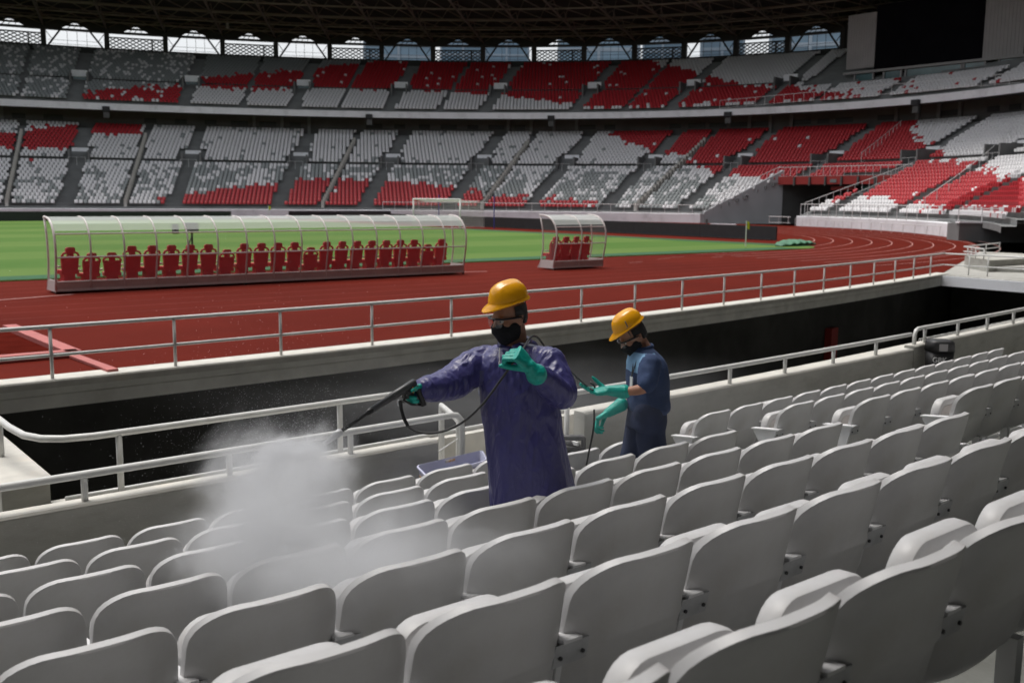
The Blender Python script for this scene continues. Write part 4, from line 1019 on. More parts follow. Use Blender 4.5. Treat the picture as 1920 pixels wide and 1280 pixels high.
# ================================================================== PEOPLE
def W(px, py, dep):                                  # a point `dep` metres in front of the photographer's position
    return (_f + CR * ((px - 960) / FPX) - CU * ((py - 640) / FPX)) * dep + Vector((0, 0, CZ))
TOCAM = Vector((-_f.x, -_f.y, 0)).normalized(); SIDE = Vector((CR.x, CR.y, 0)).normalized(); UPV = Vector((0, 0, 1))
def remesh(mb, name, m, voxel=.012, smooth=4, disp=None):
    me = bpy.data.meshes.new('tmp'); me.from_pydata(mb.v, [], mb.f); fix_normals(me)
    o = bpy.data.objects.new('tmp', me); COL.objects.link(o)
    md = o.modifiers.new('r', 'REMESH'); md.mode = 'VOXEL'; md.voxel_size = voxel; md.use_smooth_shade = True
    if smooth: ms = o.modifiers.new('s', 'SMOOTH'); ms.factor = .5; ms.iterations = smooth
    dg = bpy.context.evaluated_depsgraph_get(); dg.update()
    r = bpy.data.meshes.new_from_object(o.evaluated_get(dg)); bpy.data.objects.remove(o); r.name = name
    if disp:
        nv = len(r.vertices); co = np.empty(nv * 3, np.float32); r.vertices.foreach_get('co', co); co = co.reshape(-1, 3)
        no = np.array([v.normal[:] for v in r.vertices])
        dv = np.array([disp(Vector(p), Vector(q)) for p, q in zip(co, no)])
        co = co + no * dv[:, None]; r.vertices.foreach_set('co', co.astype(np.float32).ravel()); r.update()
    r.materials.clear()
    for x in (m if isinstance(m, (list, tuple)) else [m]): r.materials.append(x)
    r.polygons.foreach_set('use_smooth', [True] * len(r.polygons))
    return r
def ball(mb, c, r, n=12, Mx=None):
    r = r if isinstance(r, (tuple, list)) else (r, r, r); rings = []
    for i in range(1, n):
        t = math.pi * i / n; ring_ = []
        for k in range(n * 2):
            a = math.pi * k / n; p = Vector((r[0] * math.sin(t) * math.cos(a), r[1] * math.sin(t) * math.sin(a), r[2] * math.cos(t)))
            ring_.append((Mx @ p if Mx else p) + Vector(c))
        rings.append(ring_)
    mb.loft(rings)
def limb(mb, pts, rs, n=14, flat=1.0):
    """smooth tapered limb through joints"""
    P = [Vector(p) for p in pts]; Q = []; Rr = []
    for i in range(len(P) - 1):
        p0 = P[max(i - 1, 0)]; p1 = P[i]; p2 = P[i + 1]; p3 = P[min(i + 2, len(P) - 1)]
        for k in range(6):
            t = k / 6; Q.append(.5 * ((2 * p1) + (p2 - p0) * t + (2 * p0 - 5 * p1 + 4 * p2 - p3) * t * t + (3 * p1 - p0 - 3 * p2 + p3) * t ** 3)); Rr.append(rs[i] + (rs[i + 1] - rs[i]) * t)
    Q.append(P[-1]); Rr.append(rs[-1]); mb.tube(Q, Rr, n, flat=flat)
    ball(mb, Q[0], Rr[0] * .98, 8); ball(mb, Q[-1], Rr[-1] * .98, 8)
def torso(mb, rows, ax, ay, n=32, folds=None):
    rings = []
    for i, (c, rx, ry) in enumerate(rows):
        ring_ = []
        for k in range(n):
            a = 2 * math.pi * k / n; ca, sa = math.cos(a), math.sin(a)
            e = 1.0 + (folds(i, a) if folds else 0)
            ring_.append(Vector(c) + ax * (rx * e * math.copysign(abs(ca) ** .85, ca)) + ay * (ry * e * math.copysign(abs(sa) ** .85, sa)))
        rings.append(ring_)
    mb.loft(rings)
M['skin'] = mat('brown_skin', (0.34, 0.165, 0.10), 0.5, 0.12, 14, 0.08, 160)
def coat_mat():
    m = mat('violet_plastic_raincoat', (0.048, 0.046, 0.165), 0.36, 0.10, 5, spec=0.5, dirt=(0.062, 0.060, 0.18), dscale=6, damt=0.5)
    nt = m.node_tree; Nn = nt.nodes; L = nt.links; b_ = Nn['Principled BSDF']
    tc = Nn.new('ShaderNodeTexCoord'); prev = None; hsum = None
    for sc_, st, amp in ((5.5, (1, 1, .28), 1.0), (15, (1, 1, .5), .45)):
        mp = Nn.new('ShaderNodeMapping'); mp.inputs['Scale'].default_value = st; L.new(tc.outputs['Object'], mp.inputs['Vector'])
        nz = Nn.new('ShaderNodeTexNoise'); nz.inputs['Scale'].default_value = sc_; nz.inputs['Detail'].default_value = 2.5; nz.inputs['Distortion'].default_value = .9; L.new(mp.outputs[0], nz.inputs['Vector'])
        s_ = Nn.new('ShaderNodeMath'); s_.operation = 'SUBTRACT'; s_.inputs[1].default_value = .5; L.new(nz.outputs['Fac'], s_.inputs[0])
        ab = Nn.new('ShaderNodeMath'); ab.operation = 'ABSOLUTE'; L.new(s_.outputs[0], ab.inputs[0])
        mr = Nn.new('ShaderNodeMapRange'); mr.inputs['From Max'].default_value = .13; mr.inputs['To Min'].default_value = amp; mr.inputs['To Max'].default_value = 0; L.new(ab.outputs[0], mr.inputs['Value'])
        if hsum is None: hsum = mr.outputs[0]
        else:
            ad = Nn.new('ShaderNodeMath'); ad.operation = 'ADD'; L.new(hsum, ad.inputs[0]); L.new(mr.outputs[0], ad.inputs[1]); hsum = ad.outputs[0]
    bp = Nn.new('ShaderNodeBump'); bp.inputs['Strength'].default_value = .30; bp.inputs['Distance'].default_value = .012; L.new(hsum, bp.inputs['Height']); L.new(bp.outputs[0], b_.inputs['Normal'])
    return m
M['coat'] = coat_mat()
M['glove'] = mat('teal_rubber_glove', (0.0, 0.33, 0.27), 0.45, 0.10, 30, 0.15, 90, spec=0.5)
M['helmet'] = mat('yellow_helmet_plastic', (0.88, 0.40, 0.008), 0.25, 0.05, 10, spec=0.55, dirt=(0.5, 0.2, .01), dscale=14, damt=0.4, dlo=.55)
M['mask'] = mat('black_cloth_mask', (0.012, 0.012, 0.014), 0.9, 0.2, 40, 0.2, 120)
M['hair'] = mat('black_hair', (0.012, 0.010, 0.009), 0.6, 0.3, 60, 0.5, 200)
M['navy'] = mat('navy_work_shirt', (0.022, 0.045, 0.115), 0.85, 0.12, 8, 0.12, 60)
M['sky'] = mat('light_blue_yoke_cloth', (0.17, 0.32, 0.50), 0.85, 0.08, 10, 0.1, 80)
M['trouser'] = mat('dark_navy_trousers', (0.020, 0.030, 0.072), 0.9, 0.15, 6, 0.15, 50)
M['shoe'] = mat('black_boot', (0.015, 0.015, 0.015), 0.6)
M['badge'] = mat('white_badge', (0.7, 0.7, 0.7), 0.4)
M['frame'] = mat('dark_glasses_frame', (0.012, 0.012, 0.013), 0.3)
M['eye'] = mat('eye_white', (0.5, 0.48, 0.45), 0.3); M['iris'] = mat('dark_iris', (0.01, 0.007, 0.005), 0.2)

def head_axes(fwd, tilt):
    fwd = Vector(fwd).normalized(); left = UPV.cross(fwd).normalized()
    Rt = Matrix.Rotation(tilt, 3, left)           # positive tilt = nod down
    f2 = Rt @ fwd; u2 = Rt @ UPV
    return Matrix((f2, left, u2)).transposed()    # local (forward, left, up)
def add_head(mb, c, A, neck_to, nr=.058, s=1.0):
    L = lambda x, y, z: Vector(c) + A @ Vector((x * s, y * s, z * s))
    ball(mb, L(-.012, 0, .035), (.098 * s, .077 * s, .098 * s), 14, A)
    ball(mb, L(.018, 0, -.035), (.074 * s, .064 * s, .085 * s), 14, A)
    ball(mb, L(.048, 0, -.088), (.034 * s, .036 * s, .026 * s), 10, A)          # chin
    for sg in (-1, 1):
        ball(mb, L(.045, .042 * sg, -.02), (.035 * s, .026 * s, .03 * s), 8, A)    # cheek
        ball(mb, L(-.012, .08 * sg, -.008), (.018 * s, .010 * s, .032 * s), 8, A)  # ear
        ball(mb, L(.078, .030 * sg, .022), (.016 * s, .026 * s, .009 * s), 8, A)   # brow
    limb(mb, [L(.084, 0, .018), L(.104, 0, -.022), L(.106, 0, -.034)], [.009 * s, .012 * s, .014 * s], 8)
    limb(mb, [L(.088, -.018, -.068), L(.094, 0, -.066), L(.088, .018, -.068)], [.006 * s, .008 * s, .006 * s], 8)
    limb(mb, [L(-.025, 0, -.04), L(-.03, 0, -.10), Vector(neck_to)], [nr, nr, nr * 1.15], 14)
def eyes(par, c, A):
    for sg in (-1, 1):
        mb = MB(); ball(mb, Vector(c) + A @ Vector((.072, .031 * sg, .004)), .0125, 8); e = ch(mb, 'eye', M['eye'], par, True)
        mb = MB(); ball(mb, Vector(c) + A @ Vector((.082, .031 * sg, .003)), .0058, 6); i_ = ch(mb, 'iris', M['iris'], par, True)
def helmet(par, c, A, s=1.0, strap=False):
    L = lambda x, y, z: Vector(c) + A @ Vector((x * s, y * s, z * s))
    mb = MB(); n = 48; rings = []
    def pt(a, t, off=0):     # a: angle (0 = front), t: 0 rim .. 1 crown
        e = math.cos(t * math.pi / 2) ** .72; h = math.sin(t * math.pi / 2) ** 1.0
        x = (.142 + off) * e * math.cos(a) - .004; y = (.112 + off) * e * math.sin(a)
        z = .038 + (.125 + off) * h - .012 * math.cos(a) * (1 - t)
        rid = .0085 * math.exp(-(y / .022) ** 2) * min(1, t * 1.6) + .005 * (math.exp(-((abs(y) - .052) / .010) ** 2)) * math.sin(math.pi * min(1, t * 1.1)) * (x < .09)
        front = max(0, math.cos(a)); rid += .006 * math.exp(-((t - .42) / .12) ** 2) * front ** 3
        return L(x, y, z + rid)
    rings.append([pt(2 * math.pi * k / n, 0.0, -.006) for k in range(n)])
    rim = []
    for k in range(n):
        a = 2 * math.pi * k / n; fr = max(0, math.cos(a)) ** 1.6
        x = (.153 + .050 * fr) * math.cos(a) - .004; y = (.122) * math.sin(a); z = .030 - .026 * fr + .008 * (1 - fr) - .004
        rim.append((x, y, z))
    rings.append([L(x, y, z - .004) for x, y, z in rim]); rings.append([L(x * 1.012, y * 1.012, z) for x, y, z in rim]); rings.append([L(x, y, z + .005) for x, y, z in rim])
    for t in [0.03, .08, .15, .25, .35, .45, .55, .65, .75, .84, .92, .97]: rings.append([pt(2 * math.pi * k / n, t) for k in range(n)])
    mb.loft(rings); me = mb.mesh('helmet', M['helmet'], True); fix_normals(me)
    o = add('helmet', me, par); o.matrix_parent_inverse = par.matrix_basis.inverted()
    for sg in (-1, 1):
        mb = MB(); q = L(.01, .116 * sg, .058); mb.box(q, (.05 * s, .012 * s, .018 * s), M=A); c1 = ch(mb, 'side_clip', M['helmet'], o)
        c1.parent = o; c1.matrix_parent_inverse = par.matrix_basis.inverted()
    if strap:
        for sg in (-1, 1):
            mb = MB(); mb.bar(L(.03, .122 * sg, .11), L(.035, .126 * sg, .06), .02, .006); mb.tube([L(.045, .10 * sg, .05), L(.04, .082 * sg, -.02), L(.045, .05 * sg, -.10)], .008, 6, flat=.3)
            ch(mb, 'chin_strap', M['strap'], par)
    return o
M['strap'] = mat('grey_strap', (0.10, 0.10, 0.095), 0.8)
def hair(par, c, A):
    mb = MB(); L = lambda x, y, z: Vector(c) + A @ Vector((x, y, z))
    rings = []
    for z, e in ((.075, .93), (.05, .97), (.02, .98), (-.012, .95), (-.034, .86)):
        ring_ = []
        for k in range(25):
            a = R_(75 + (285 - 75) * k / 24); rr_ = (.101 * e, .083 * e)
            ring_.append(L(-.012 + rr_[0] * math.cos(a) , rr_[1] * math.sin(a), z + (.045 if abs(k - 12) > 7 and z < -.01 else 0)))
        rings.append(ring_)
    inner = [[p + (Vector(c) - p) * .12 for p in R0] for R0 in rings]
    vs = rings + inner[::-1]; mb.loft(vs, 0, False, False); ch(mb, 'hair', M['hair'], par, True)
def face_mask(par, c, A, droop=0.0):
    L = lambda x, y, z: Vector(c) + A @ Vector((x, y, z)); rings = []
    for z, fr, w_, back in ((-.016, .104, .048, 0.030), (-.026, .115, .066, .0), (-.040, .119, .074, -.012), (-.06, .112, .075, -.015), (-.085, .100, .070, -.01), (-.108 - droop, .082, .058, .0), (-.128 - droop, .058, .035, .018)):
        ring_ = []
        for k in range(21):
            u = -1 + 2 * k / 20; a = u * math.pi / 2
            x = back + (fr - back) * math.cos(a) ** (.9 if abs(u) < .5 else .8); y = w_ * math.sin(a) * 1.04
            ring_.append(L(x + .004 * math.sin(z * 160 + u * 5), y, z + .012 * abs(u) ** 2))
        rings.append(ring_)
    mb = MB(); inner = [[p + (L(0, 0, -.05) - p) * .05 for p in R0] for R0 in rings]
    mb.loft(rings + inner[::-1] + [rings[0]], 0, False, False); ch(mb, 'face_mask', M['mask'], par, True)
    mb = MB()
    for sg in (-1, 1): mb.tube([L(-.0, .077 * sg, -.03), L(-.02, .083 * sg, .0), L(-.028, .084 * sg, .005)], .003, 5)
    ch(mb, 'mask_strap', M['mask'], par)
def glasses(par, c, A):
    L = lambda x, y, z: Vector(c) + A @ Vector((x, y, z))
    mb = MB(); mb.tube([L(.05, -.078, .018), L(.092, -.062, .020), L(.108, -.030, .024), L(.112, 0, .022), L(.108, .030, .024), L(.092, .062, .020), L(.05, .078, .018), L(-.02, .084, .012)], .0055, 6)
    mb.tube([L(.05, -.078, .018), L(-.02, -.084, .012)], .004, 5); g = ch(mb, 'glasses', M['frame'], par)
    for sg in (-1, 1):
        mb = MB(); P = []
        for k in range(12):
            a = 2 * math.pi * k / 12; y = .036 * sg + .030 * math.cos(a); z = -.004 + .024 * math.sin(a); P.append(L(.109 - 3.2 * y * y, y, z))
        mb._a(P, [tuple(range(12))]); ch(mb, 'lens', M['lens'], par)
def hand(name, par, wrist, d, n, curls, thumb=(.5, .85, .35), sc_=1.08, m=None, cuff=None, side=1, spread=.0, voxel=.0042, thumb_curl=.5):
    """wrist point, d = towards the fingers, n = the way the palm faces; side = +1 puts the thumb at d x n"""
    d = Vector(d).normalized(); n = (Vector(n) - d * Vector(n).dot(d)).normalized(); t = d.cross(n) * side
    mb = MB(); w0 = Vector(wrist); S = sc_
    rings = []
    for q, hw_, th in ((0, .029, .021), (.02, .033, .020), (.05, .041, .0185), (.08, .043, .016), (.095, .042, .013)):
        ring_ = []
        for k in range(20):
            a = 2 * math.pi * k / 20; ca, sa = math.cos(a), math.sin(a)
            ring_.append(w0 + d * (q * S) + t * (hw_ * S * math.copysign(abs(ca) ** .8, ca)) + n * (th * S * math.copysign(abs(sa) ** .8, sa)))
        rings.append(ring_)
    mb.loft(rings)
    offs = [.031, .0105, -.0105, -.030]; lens = [(.043, .026, .021), (.048, .030, .023), (.044, .028, .022), (.034, .021, .019)]; rad = [.0098, .0102, .0097, .0087]
    for f in range(4):
        c_ = curls[f] if isinstance(curls[0], (list, tuple)) else curls
        p = w0 + d * (.082 * S) + t * (offs[f] * S); ang = 0; pts = [p]; dd = (d + t * (spread * (1.5 - f))).normalized()
        q0 = p
        for seg in range(3):
            ang += c_[seg]; v = dd * math.cos(ang) + n * math.sin(ang); q0 = q0 + v * (lens[f][seg] * S * (1.35 if seg == 0 else 1.0)); pts.append(q0)
        Q = []; Rr = []
        for i in range(3):
            for k in range(4): Q.append(pts[i].lerp(pts[i + 1], k / 4)); Rr.append(rad[f] * S * (1 - .05 * i) * (1.06 if k == 0 and i else 1))
        Q.append(pts[-1]); Rr.append(rad[f] * S * .82)
        mb.tube(Q, Rr, 10); ball(mb, Q[-1], Rr[-1] * .98, 6); 
    tv = (d * thumb[0] + t * thumb[1] + n * thumb[2]).normalized(); tb = w0 + d * (.022 * S) + t * (.024 * S)
    t1 = tb + tv * (.048 * S); tv2 = (tv * math.cos(thumb_curl) + (n * .6 + d * .5).normalized() * math.sin(thumb_curl)).normalized(); t2 = t1 + tv2 * (.034 * S); t3 = t2 + tv2 * (.024 * S)
    limb(mb, [tb, t1, t2, t3], [.0165 * S, .0135 * S, .0115 * S, .0085 * S], 10)
    if cuff is not None:
        e = Vector(cuff); q = w0.lerp(e, .5); limb(mb, [w0 + d * .012, w0, q, e], [.031 * S, .031 * S, .038 * S, .046 * S], 16)
    me = remesh(mb, name, m or M['glove'], voxel, 2, lambda p, q: .0012 * mnoise.noise(p * 45) + .0018 * max(0, mnoise.noise(p * 22) - .1))
    o = add(name, me, par); o.matrix_parent_inverse = par.matrix_basis.inverted(); return o
def body(name, label, base, parts_fn, m):
    mb = MB(); parts_fn(mb)
    me = remesh(mb, name, m, .009, 3); me.transform(Matrix.Translation(-Vector(base)))
    o = add(name, me, None, base); tag(o, label, 'person'); return o
def cloth(par, name, mb, m, voxel=.011, smooth=3, disp=None):
    me = remesh(mb, name, m, voxel, smooth, disp); o = add(name, me, par); o.matrix_parent_inverse = par.matrix_basis.inverted(); return o
def boots(par, pts, fwd):
    for p in pts:
        mb = MB(); p = Vector(p); f = Vector(fwd).normalized()
        limb(mb, [p + Vector((0, 0, .12)), p + Vector((0, 0, .045))], [.055, .05], 10); limb(mb, [p + Vector((0, 0, .045)) - f * .03, p + f * .08 + Vector((0, 0, .045)), p + f * .17 + Vector((0, 0, .035))], [.045, .048, .034], 10)
        cloth(par, 'boot', mb, M['shoe'], .012, 2)

# ------------------------------------------------------------------ the sprayer in the raincoat
D1 = 5.38; FL1 = rowz(3) - CH
base1 = Vector((3.36, 4.10, FL1))
face1 = (-SIDE * .80 + TOCAM * .60).normalized()
tf = (-SIDE * .62 + TOCAM * .78).normalized(); tl = UPV.cross(tf).normalized()          # chest direction, his left
HC1 = W(955, 597, D1 - .02); A1 = head_axes(face1, R_(9))
sR, sL = W(915, 676, D1 + .10), W(1030, 680, D1 - .12)
eR, wR = W(853, 706, D1 - .06), W(797, 729, D1 - .27)
eL, wL = W(1052, 738, D1 - .24), W(1004, 697, D1 - .40)
nk = W(966, 655, D1)
hipR, hipL = W(972, 880, D1 + .05), W(1010, 880, D1 - .03)
kR, kL = Vector((hipR.x, hipR.y, FL1 + .48)), Vector((hipL.x, hipL.y, FL1 + .48))
fR, fL = Vector((hipR.x, hipR.y, FL1)), Vector((hipL.x + .03, hipL.y, FL1))
def b1(mb):
    add_head(mb, HC1, A1, nk)
    torso(mb, [(W(967, 652, D1), .07, .06), (W(970, 668, D1), .15, .09), (W(972, 700, D1), .17, .105), (W(975, 780, D1), .155, .10), (W(982, 860, D1), .165, .11), (W(984, 895, D1), .15, .10)], tl, tf)
    limb(mb, [sR, eR, wR], [.055, .043, .032]); limb(mb, [sL, eL, wL], [.055, .043, .032])
    limb(mb, [hipR, kR, fR + Vector((0, 0, .1))], [.085, .06, .045]); limb(mb, [hipL, kL, fL + Vector((0, 0, .1))], [.085, .06, .045])
p1 = body('person', 'man in a long violet raincoat and yellow helmet spraying the seats', base1, b1, M['skin'])
eyes(p1, HC1, A1); hair(p1, HC1, A1); helmet(p1, HC1 + A1 @ Vector((-.004, 0, .068)), A1, .83); face_mask(p1, HC1, A1, .012); glasses(p1, HC1, A1)
mb = MB()
limb(mb, [hipR, kR, fR + Vector((0, 0, .06))], [.085, .08, .078]); limb(mb, [hipL, kL, fL + Vector((0, 0, .06))], [.085, .08, .078])
cloth(p1, 'trousers', mb, M['trouser']); boots(p1, [fR, fL], tf)
mb = MB()
K1 = D1 / FPX
def f1(i, a):
    lo_ = max(0, i - 3) / 8
    return lo_ * (.050 * math.sin(5 * a + .6 * i) + .035 * math.sin(9 * a - .8 * i + 1)) + .012 * math.sin(7 * a + i)
rows = [(967, 649, 25, 22), (967, 656, 40, 30), (968, 664, 57, 36), (970, 676, 66, 42), (973, 700, 70, 46), (975, 730, 69, 47), (977, 760, 68, 47), (982, 800, 68, 47), (988, 850, 70, 52), (995, 900, 73, 55), (1001, 945, 76, 57), (1005, 978, 78, 58)]
torso(mb, [(W(cx, y, D1), hw * K1 * 1.08, hd * K1) for cx, y, hw, hd in rows], (SIDE * .92 + tl * .35).normalized(), (SIDE * .92 + tl * .35).normalized().cross(UPV) * -1, 40, f1)
cu_ = wR + (wR - eR).normalized() * .005
limb(mb, [sR + Vector((0, 0, .0)), sR.lerp(eR, .5), eR - Vector((0, 0, .025)), eR.lerp(wR, .5) - Vector((0, 0, .02)), cu_], [.084, .094, .090, .074, .058], 18)
limb(mb, [sL, sL.lerp(eL, .55), eL, eL.lerp(wL, .55), wL - (wL - eL).normalized() * .03], [.086, .084, .080, .062, .050], 18)
limb(mb, [sR, nk - Vector((0, 0, .03)), sL], [.075, .06, .078], 14)
def crease(p, n):
    q = Vector((p.x * 10, p.y * 10, p.z * 1.5)); r1 = 1 - abs(mnoise.noise(q)) * 2.2
    q2 = Vector((p.x * 24 + 3, p.y * 24, p.z * 6 + p.x * 9)); r2 = 1 - abs(mnoise.noise(q2)) * 2.4
    q3 = Vector((p.x * 38, p.y * 38 + 5, p.z * 20 - p.x * 12)); r3 = 1 - abs(mnoise.noise(q3)) * 2.4
    up_ = max(0, min(1, (p.z - 1.25) / .25))
    return .0034 * r1 + .0028 * r2 * (.4 + 1.3 * up_) + .0016 * r3 * (.2 + 1.4 * up_)
coat = cloth(p1, 'raincoat', mb, M['coat'], .0095, 3, crease)
mb = MB()                                                   # stand collar and hood lying on the shoulders
cpts = [nk + tl * (.075 * math.cos(a)) + tf * (.070 * math.sin(a)) + Vector((0, 0, .012 + .018 * (1 - math.sin(a)) * .9)) for a in [R_(x) for x in range(115, 426, 10)]]
mb.tube(cpts, [.020 + .008 * math.sin(i * .5) for i in range(len(cpts))], 10); 
hb = nk - tf * .085 + Vector((0, 0, .0)); ball(mb, hb, (.075, .075, .05), 10)
cloth(p1, 'hood_collar', mb, M['coat'], .0085, 3, lambda p, n: .004 * (1 - abs(mnoise.noise(p * 22)) * 2))
mb = MB(); s0 = W(937, 652, D1 - .155); mb.tube([s0, s0 + Vector((0, 0, -.03)) + TOCAM * .012, s0 + Vector((0, 0, -.072)) + TOCAM * .022], .003, 5); mb.tube([s0 + Vector((0, 0, -.068)) + TOCAM * .022, s0 + Vector((0, 0, -.083)) + TOCAM * .024], .0055, 6); ch(mb, 'drawstring', M['badge'], p1)
# gloved hands
gd = (W(700, 768, D1 - .50) - W(778, 716, D1 - .32)).normalized()
hand('glove', p1, W(809, 727, D1 - .25), (-SIDE * .92 - UPV * .12 + TOCAM * .30), (TOCAM * .72 - UPV * .55 + SIDE * .25), [(.75, 1.25, .9), (.85, 1.35, 1.0), (.9, 1.35, 1.0), (.95, 1.3, 1.0)], thumb=(.85, .45, .4), cuff=wR.lerp(eR, .15), side=1, sc_=1.12)
hd_ = (W(972, 662, D1 - .47) - W(1000, 694, D1 - .42)).normalized()
hand('glove', p1, W(995, 690, D1 - .44), hd_, -SIDE * .62 - TOCAM * .55 - UPV * .45, [(1.15, 1.5, 1.1), (1.2, 1.55, 1.1), (1.25, 1.55, 1.1), (1.3, 1.5, 1.1)], thumb=(.6, .2, .7), cuff=W(1006, 702, D1 - .42), side=1, sc_=1.2)

# spray gun
G0, G1, G2, G3 = W(778, 716, D1 - .33), W(697, 768, D1 - .50), W(640, 808, D1 - .62), W(607, 832, D1 - .69)
gun = empty('spray_gun', G0); tag(gun, 'dark high-pressure spray lance held out by the man in the raincoat', 'spray gun')
mb = MB(); mb.tube([G0, G0.lerp(G1, .02), G0.lerp(G1, .55), G0.lerp(G1, .56), G1], [.016, .021, .021, .018, .0165], 12); ch(mb, 'grip_sleeve', M['gunmetal'] if 'gunmetal' in M else M['dark_item'], gun, True)
mb = MB(); mb.tube([G1, G1.lerp(G2, .15), G1.lerp(G2, .16), G2], [.0165, .014, .0095, .0095], 10); ch(mb, 'lance', M['dark_item'], gun, True)
mb = MB(); mb.tube([G2, G2.lerp(G3, .1), G2.lerp(G3, .35), G2.lerp(G3, .36), G3], [.012, .019, .019, .016, .010], 10); ch(mb, 'nozzle', M['galv'], gun, True)
H0, H1 = W(781, 722, D1 - .325), W(795, 760, D1 - .31)
mb = MB(); mb.tube([H0 - gd * -.01, H0.lerp(H1, .4), H1], [.024, .019, .018], 10, flat=.8); mb.tube([W(768, 732, D1 - .35), W(757, 750, D1 - .37), W(772, 758, D1 - .35), W(792, 759, D1 - .31)], .007, 6); mb.box(W(765, 735, D1 - .35), (.05, .035, .06)); ch(mb, 'handle', M['dark_item'], gun, True)
mb = MB(); mb.bar(W(770, 726, D1 - .355), W(778, 733, D1 - .355), .014, .022); ch(mb, 'trigger', M['orange'], gun)
mb = MB(); rc_ = W(748, 755, D1 - .37); mb.tube([rc_ + (SIDE * math.cos(a) * .6 + UPV * math.sin(a)) * .015 for a in [R_(x) for x in range(0, 361, 30)]], .0022, 5, caps=False); mb.tube([W(752, 752, D1 - .37), W(760, 755, D1 - .37)], .003, 5); mb.tube([W(778, 757, D1 - .34), W(783, 757, D1 - .34)], .004, 5); ch(mb, 'ring', M['chrome'], gun)
mb = MB(); mb.tube([W(751, 750, D1 - .37), W(752, 765, D1 - .37), W(757, 783, D1 - .37), W(765, 799, D1 - .37)], .0095, 8, flat=.5); ch(mb, 'strap', M['dark_item'], gun)
hose = empty('hose', W(905, 757, D1 - .40)); tag(hose, 'thin black hose looping from the spray lance over the raincoat shoulder to the second man', 'hose')
hp = [(765, 799, .37), (780, 808, .40), (805, 812, .42), (838, 806, .43), (872, 788, .43), (906, 756, .43), (936, 716, .44), (960, 683, .47), (974, 664, .47), (983, 650, .30), (990, 638, .12), (1000, 630, .02), (1012, 637, -.15), (1035, 670, -.35), (1062, 690, -.7), (1080, 706, -1.0), (1098, 722, -1.42), (1112, 731, -1.40)]
def spline(P, k=6):
    P = [Vector(p) for p in P]; Q = []
    for i in range(len(P) - 1):
        p0 = P[max(i - 1, 0)]; p1_ = P[i]; p2 = P[i + 1]; p3 = P[min(i + 2, len(P) - 1)]
        for j in range(k):
            t = j / k; Q.append(.5 * ((2 * p1_) + (p2 - p0) * t + (2 * p0 - 5 * p1_ + 4 * p2 - p3) * t * t + (3 * p1_ - p0 - 3 * p2 + p3) * t ** 3))
    return Q + [P[-1]]
mb = MB(); mb.tube(spline([W(x, y, D1 - q) for x, y, q in hp]), .0062, 8); ch(mb, 'hose_tube', M['dark_item'], hose, True)

# ------------------------------------------------------------------ second worker in the navy shirt
D2 = 7.05; FL2 = rowz(2) - CH
base2 = Vector((5.08, 4.84, FL2))
fa2 = (-SIDE * .97 + TOCAM * .22).normalized(); le2 = UPV.cross(fa2).normalized()
HC2 = W(1187, 632, D2); A2 = head_axes(fa2, R_(30))
K2 = D2 / FPX
nk2 = W(1206, 655, D2)
sl2, el2, wl2 = W(1219, 683, D2 - .17), W(1212, 724, D2 - .26), W(1172, 734, D2 - .20)
sr2, er2, wr2 = W(1209, 684, D2 + .17), W(1198, 742, D2 + .12), W(1163, 760, D2 + .0)
hp2 = [W(1206, 770, D2 + .09), W(1216, 770, D2 - .09)]
kn2 = [Vector((base2.x - .05, base2.y + .10, FL2 + .46)), Vector((base2.x + .03, base2.y - .08, FL2 + .46))]
ft2 = [Vector((base2.x - .02, base2.y + .10, FL2)), Vector((base2.x + .06, base2.y - .09, FL2))]
def b2(mb):
    add_head(mb, HC2, A2, nk2, .055)
    torso(mb, [(W(1206, 655, D2), .06, .06), (W(1212, 672, D2), .09, .15), (W(1213, 700, D2), .10, .16), (W(1214, 740, D2), .10, .14), (W(1212, 775, D2), .10, .15), (W(1211, 795, D2), .09, .14)], fa2, le2)
    limb(mb, [sl2, el2, wl2], [.052, .041, .030]); limb(mb, [sr2, er2, wr2], [.052, .041, .030])
    for h_, k_, f_ in zip(hp2, kn2, ft2): limb(mb, [h_, k_, f_ + Vector((0, 0, .1))], [.085, .06, .045])
p2 = body('person', 'man in a navy work shirt, teal gloves and yellow helmet looking down', base2, b2, M['skin'])
eyes(p2, HC2, A2); hair(p2, HC2, A2); helmet(p2, HC2 + A2 @ Vector((-.004, 0, .066)), A2, .83, True); face_mask(p2, HC2, A2); glasses(p2, HC2, A2)
mb = MB(); f2 = lambda i, a: .02 * math.sin(6 * a + i) + .012 * math.sin(11 * a - 2 * i)
torso(mb, [(W(x, y, D2), hd * K2, hw) for x, y, hd, hw in ((1206, 653, 17, .08), (1208, 661, 24, .13), (1211, 671, 30, .17), (1213, 684, 33.5, .19), (1214, 705, 35.5, .185), (1214, 730, 36, .175), (1215, 752, 37.5, .18), (1215, 763, 37, .18), (1214, 770, 33, .165))], fa2, le2, 32, f2)
limb(mb, [sl2, sl2.lerp(el2, .5), sl2.lerp(el2, .86)], [.075, .072, .066], 14); limb(mb, [sr2, sr2.lerp(er2, .5), sr2.lerp(er2, .85)], [.075, .07, .064], 14)
shirt = cloth(p2, 'work_shirt', mb, [M['navy'], M['sky']], .011, 3, lambda p, n: .006 * (1 - abs(mnoise.noise(Vector((p.x * 9, p.y * 9, p.z * 6)))) * 2) + .003 * (1 - abs(mnoise.noise(p * 22)) * 2))
me = shirt.data
for f in me.polygons:
    q = Vector(f.center) - W(1206, 690, D2)
    if q.dot(fa2) > -.045 and q.z > .02 - .35 * max(0, q.dot(fa2)) and q.z < .12 and q.dot(le2) < .175: f.material_index = 1
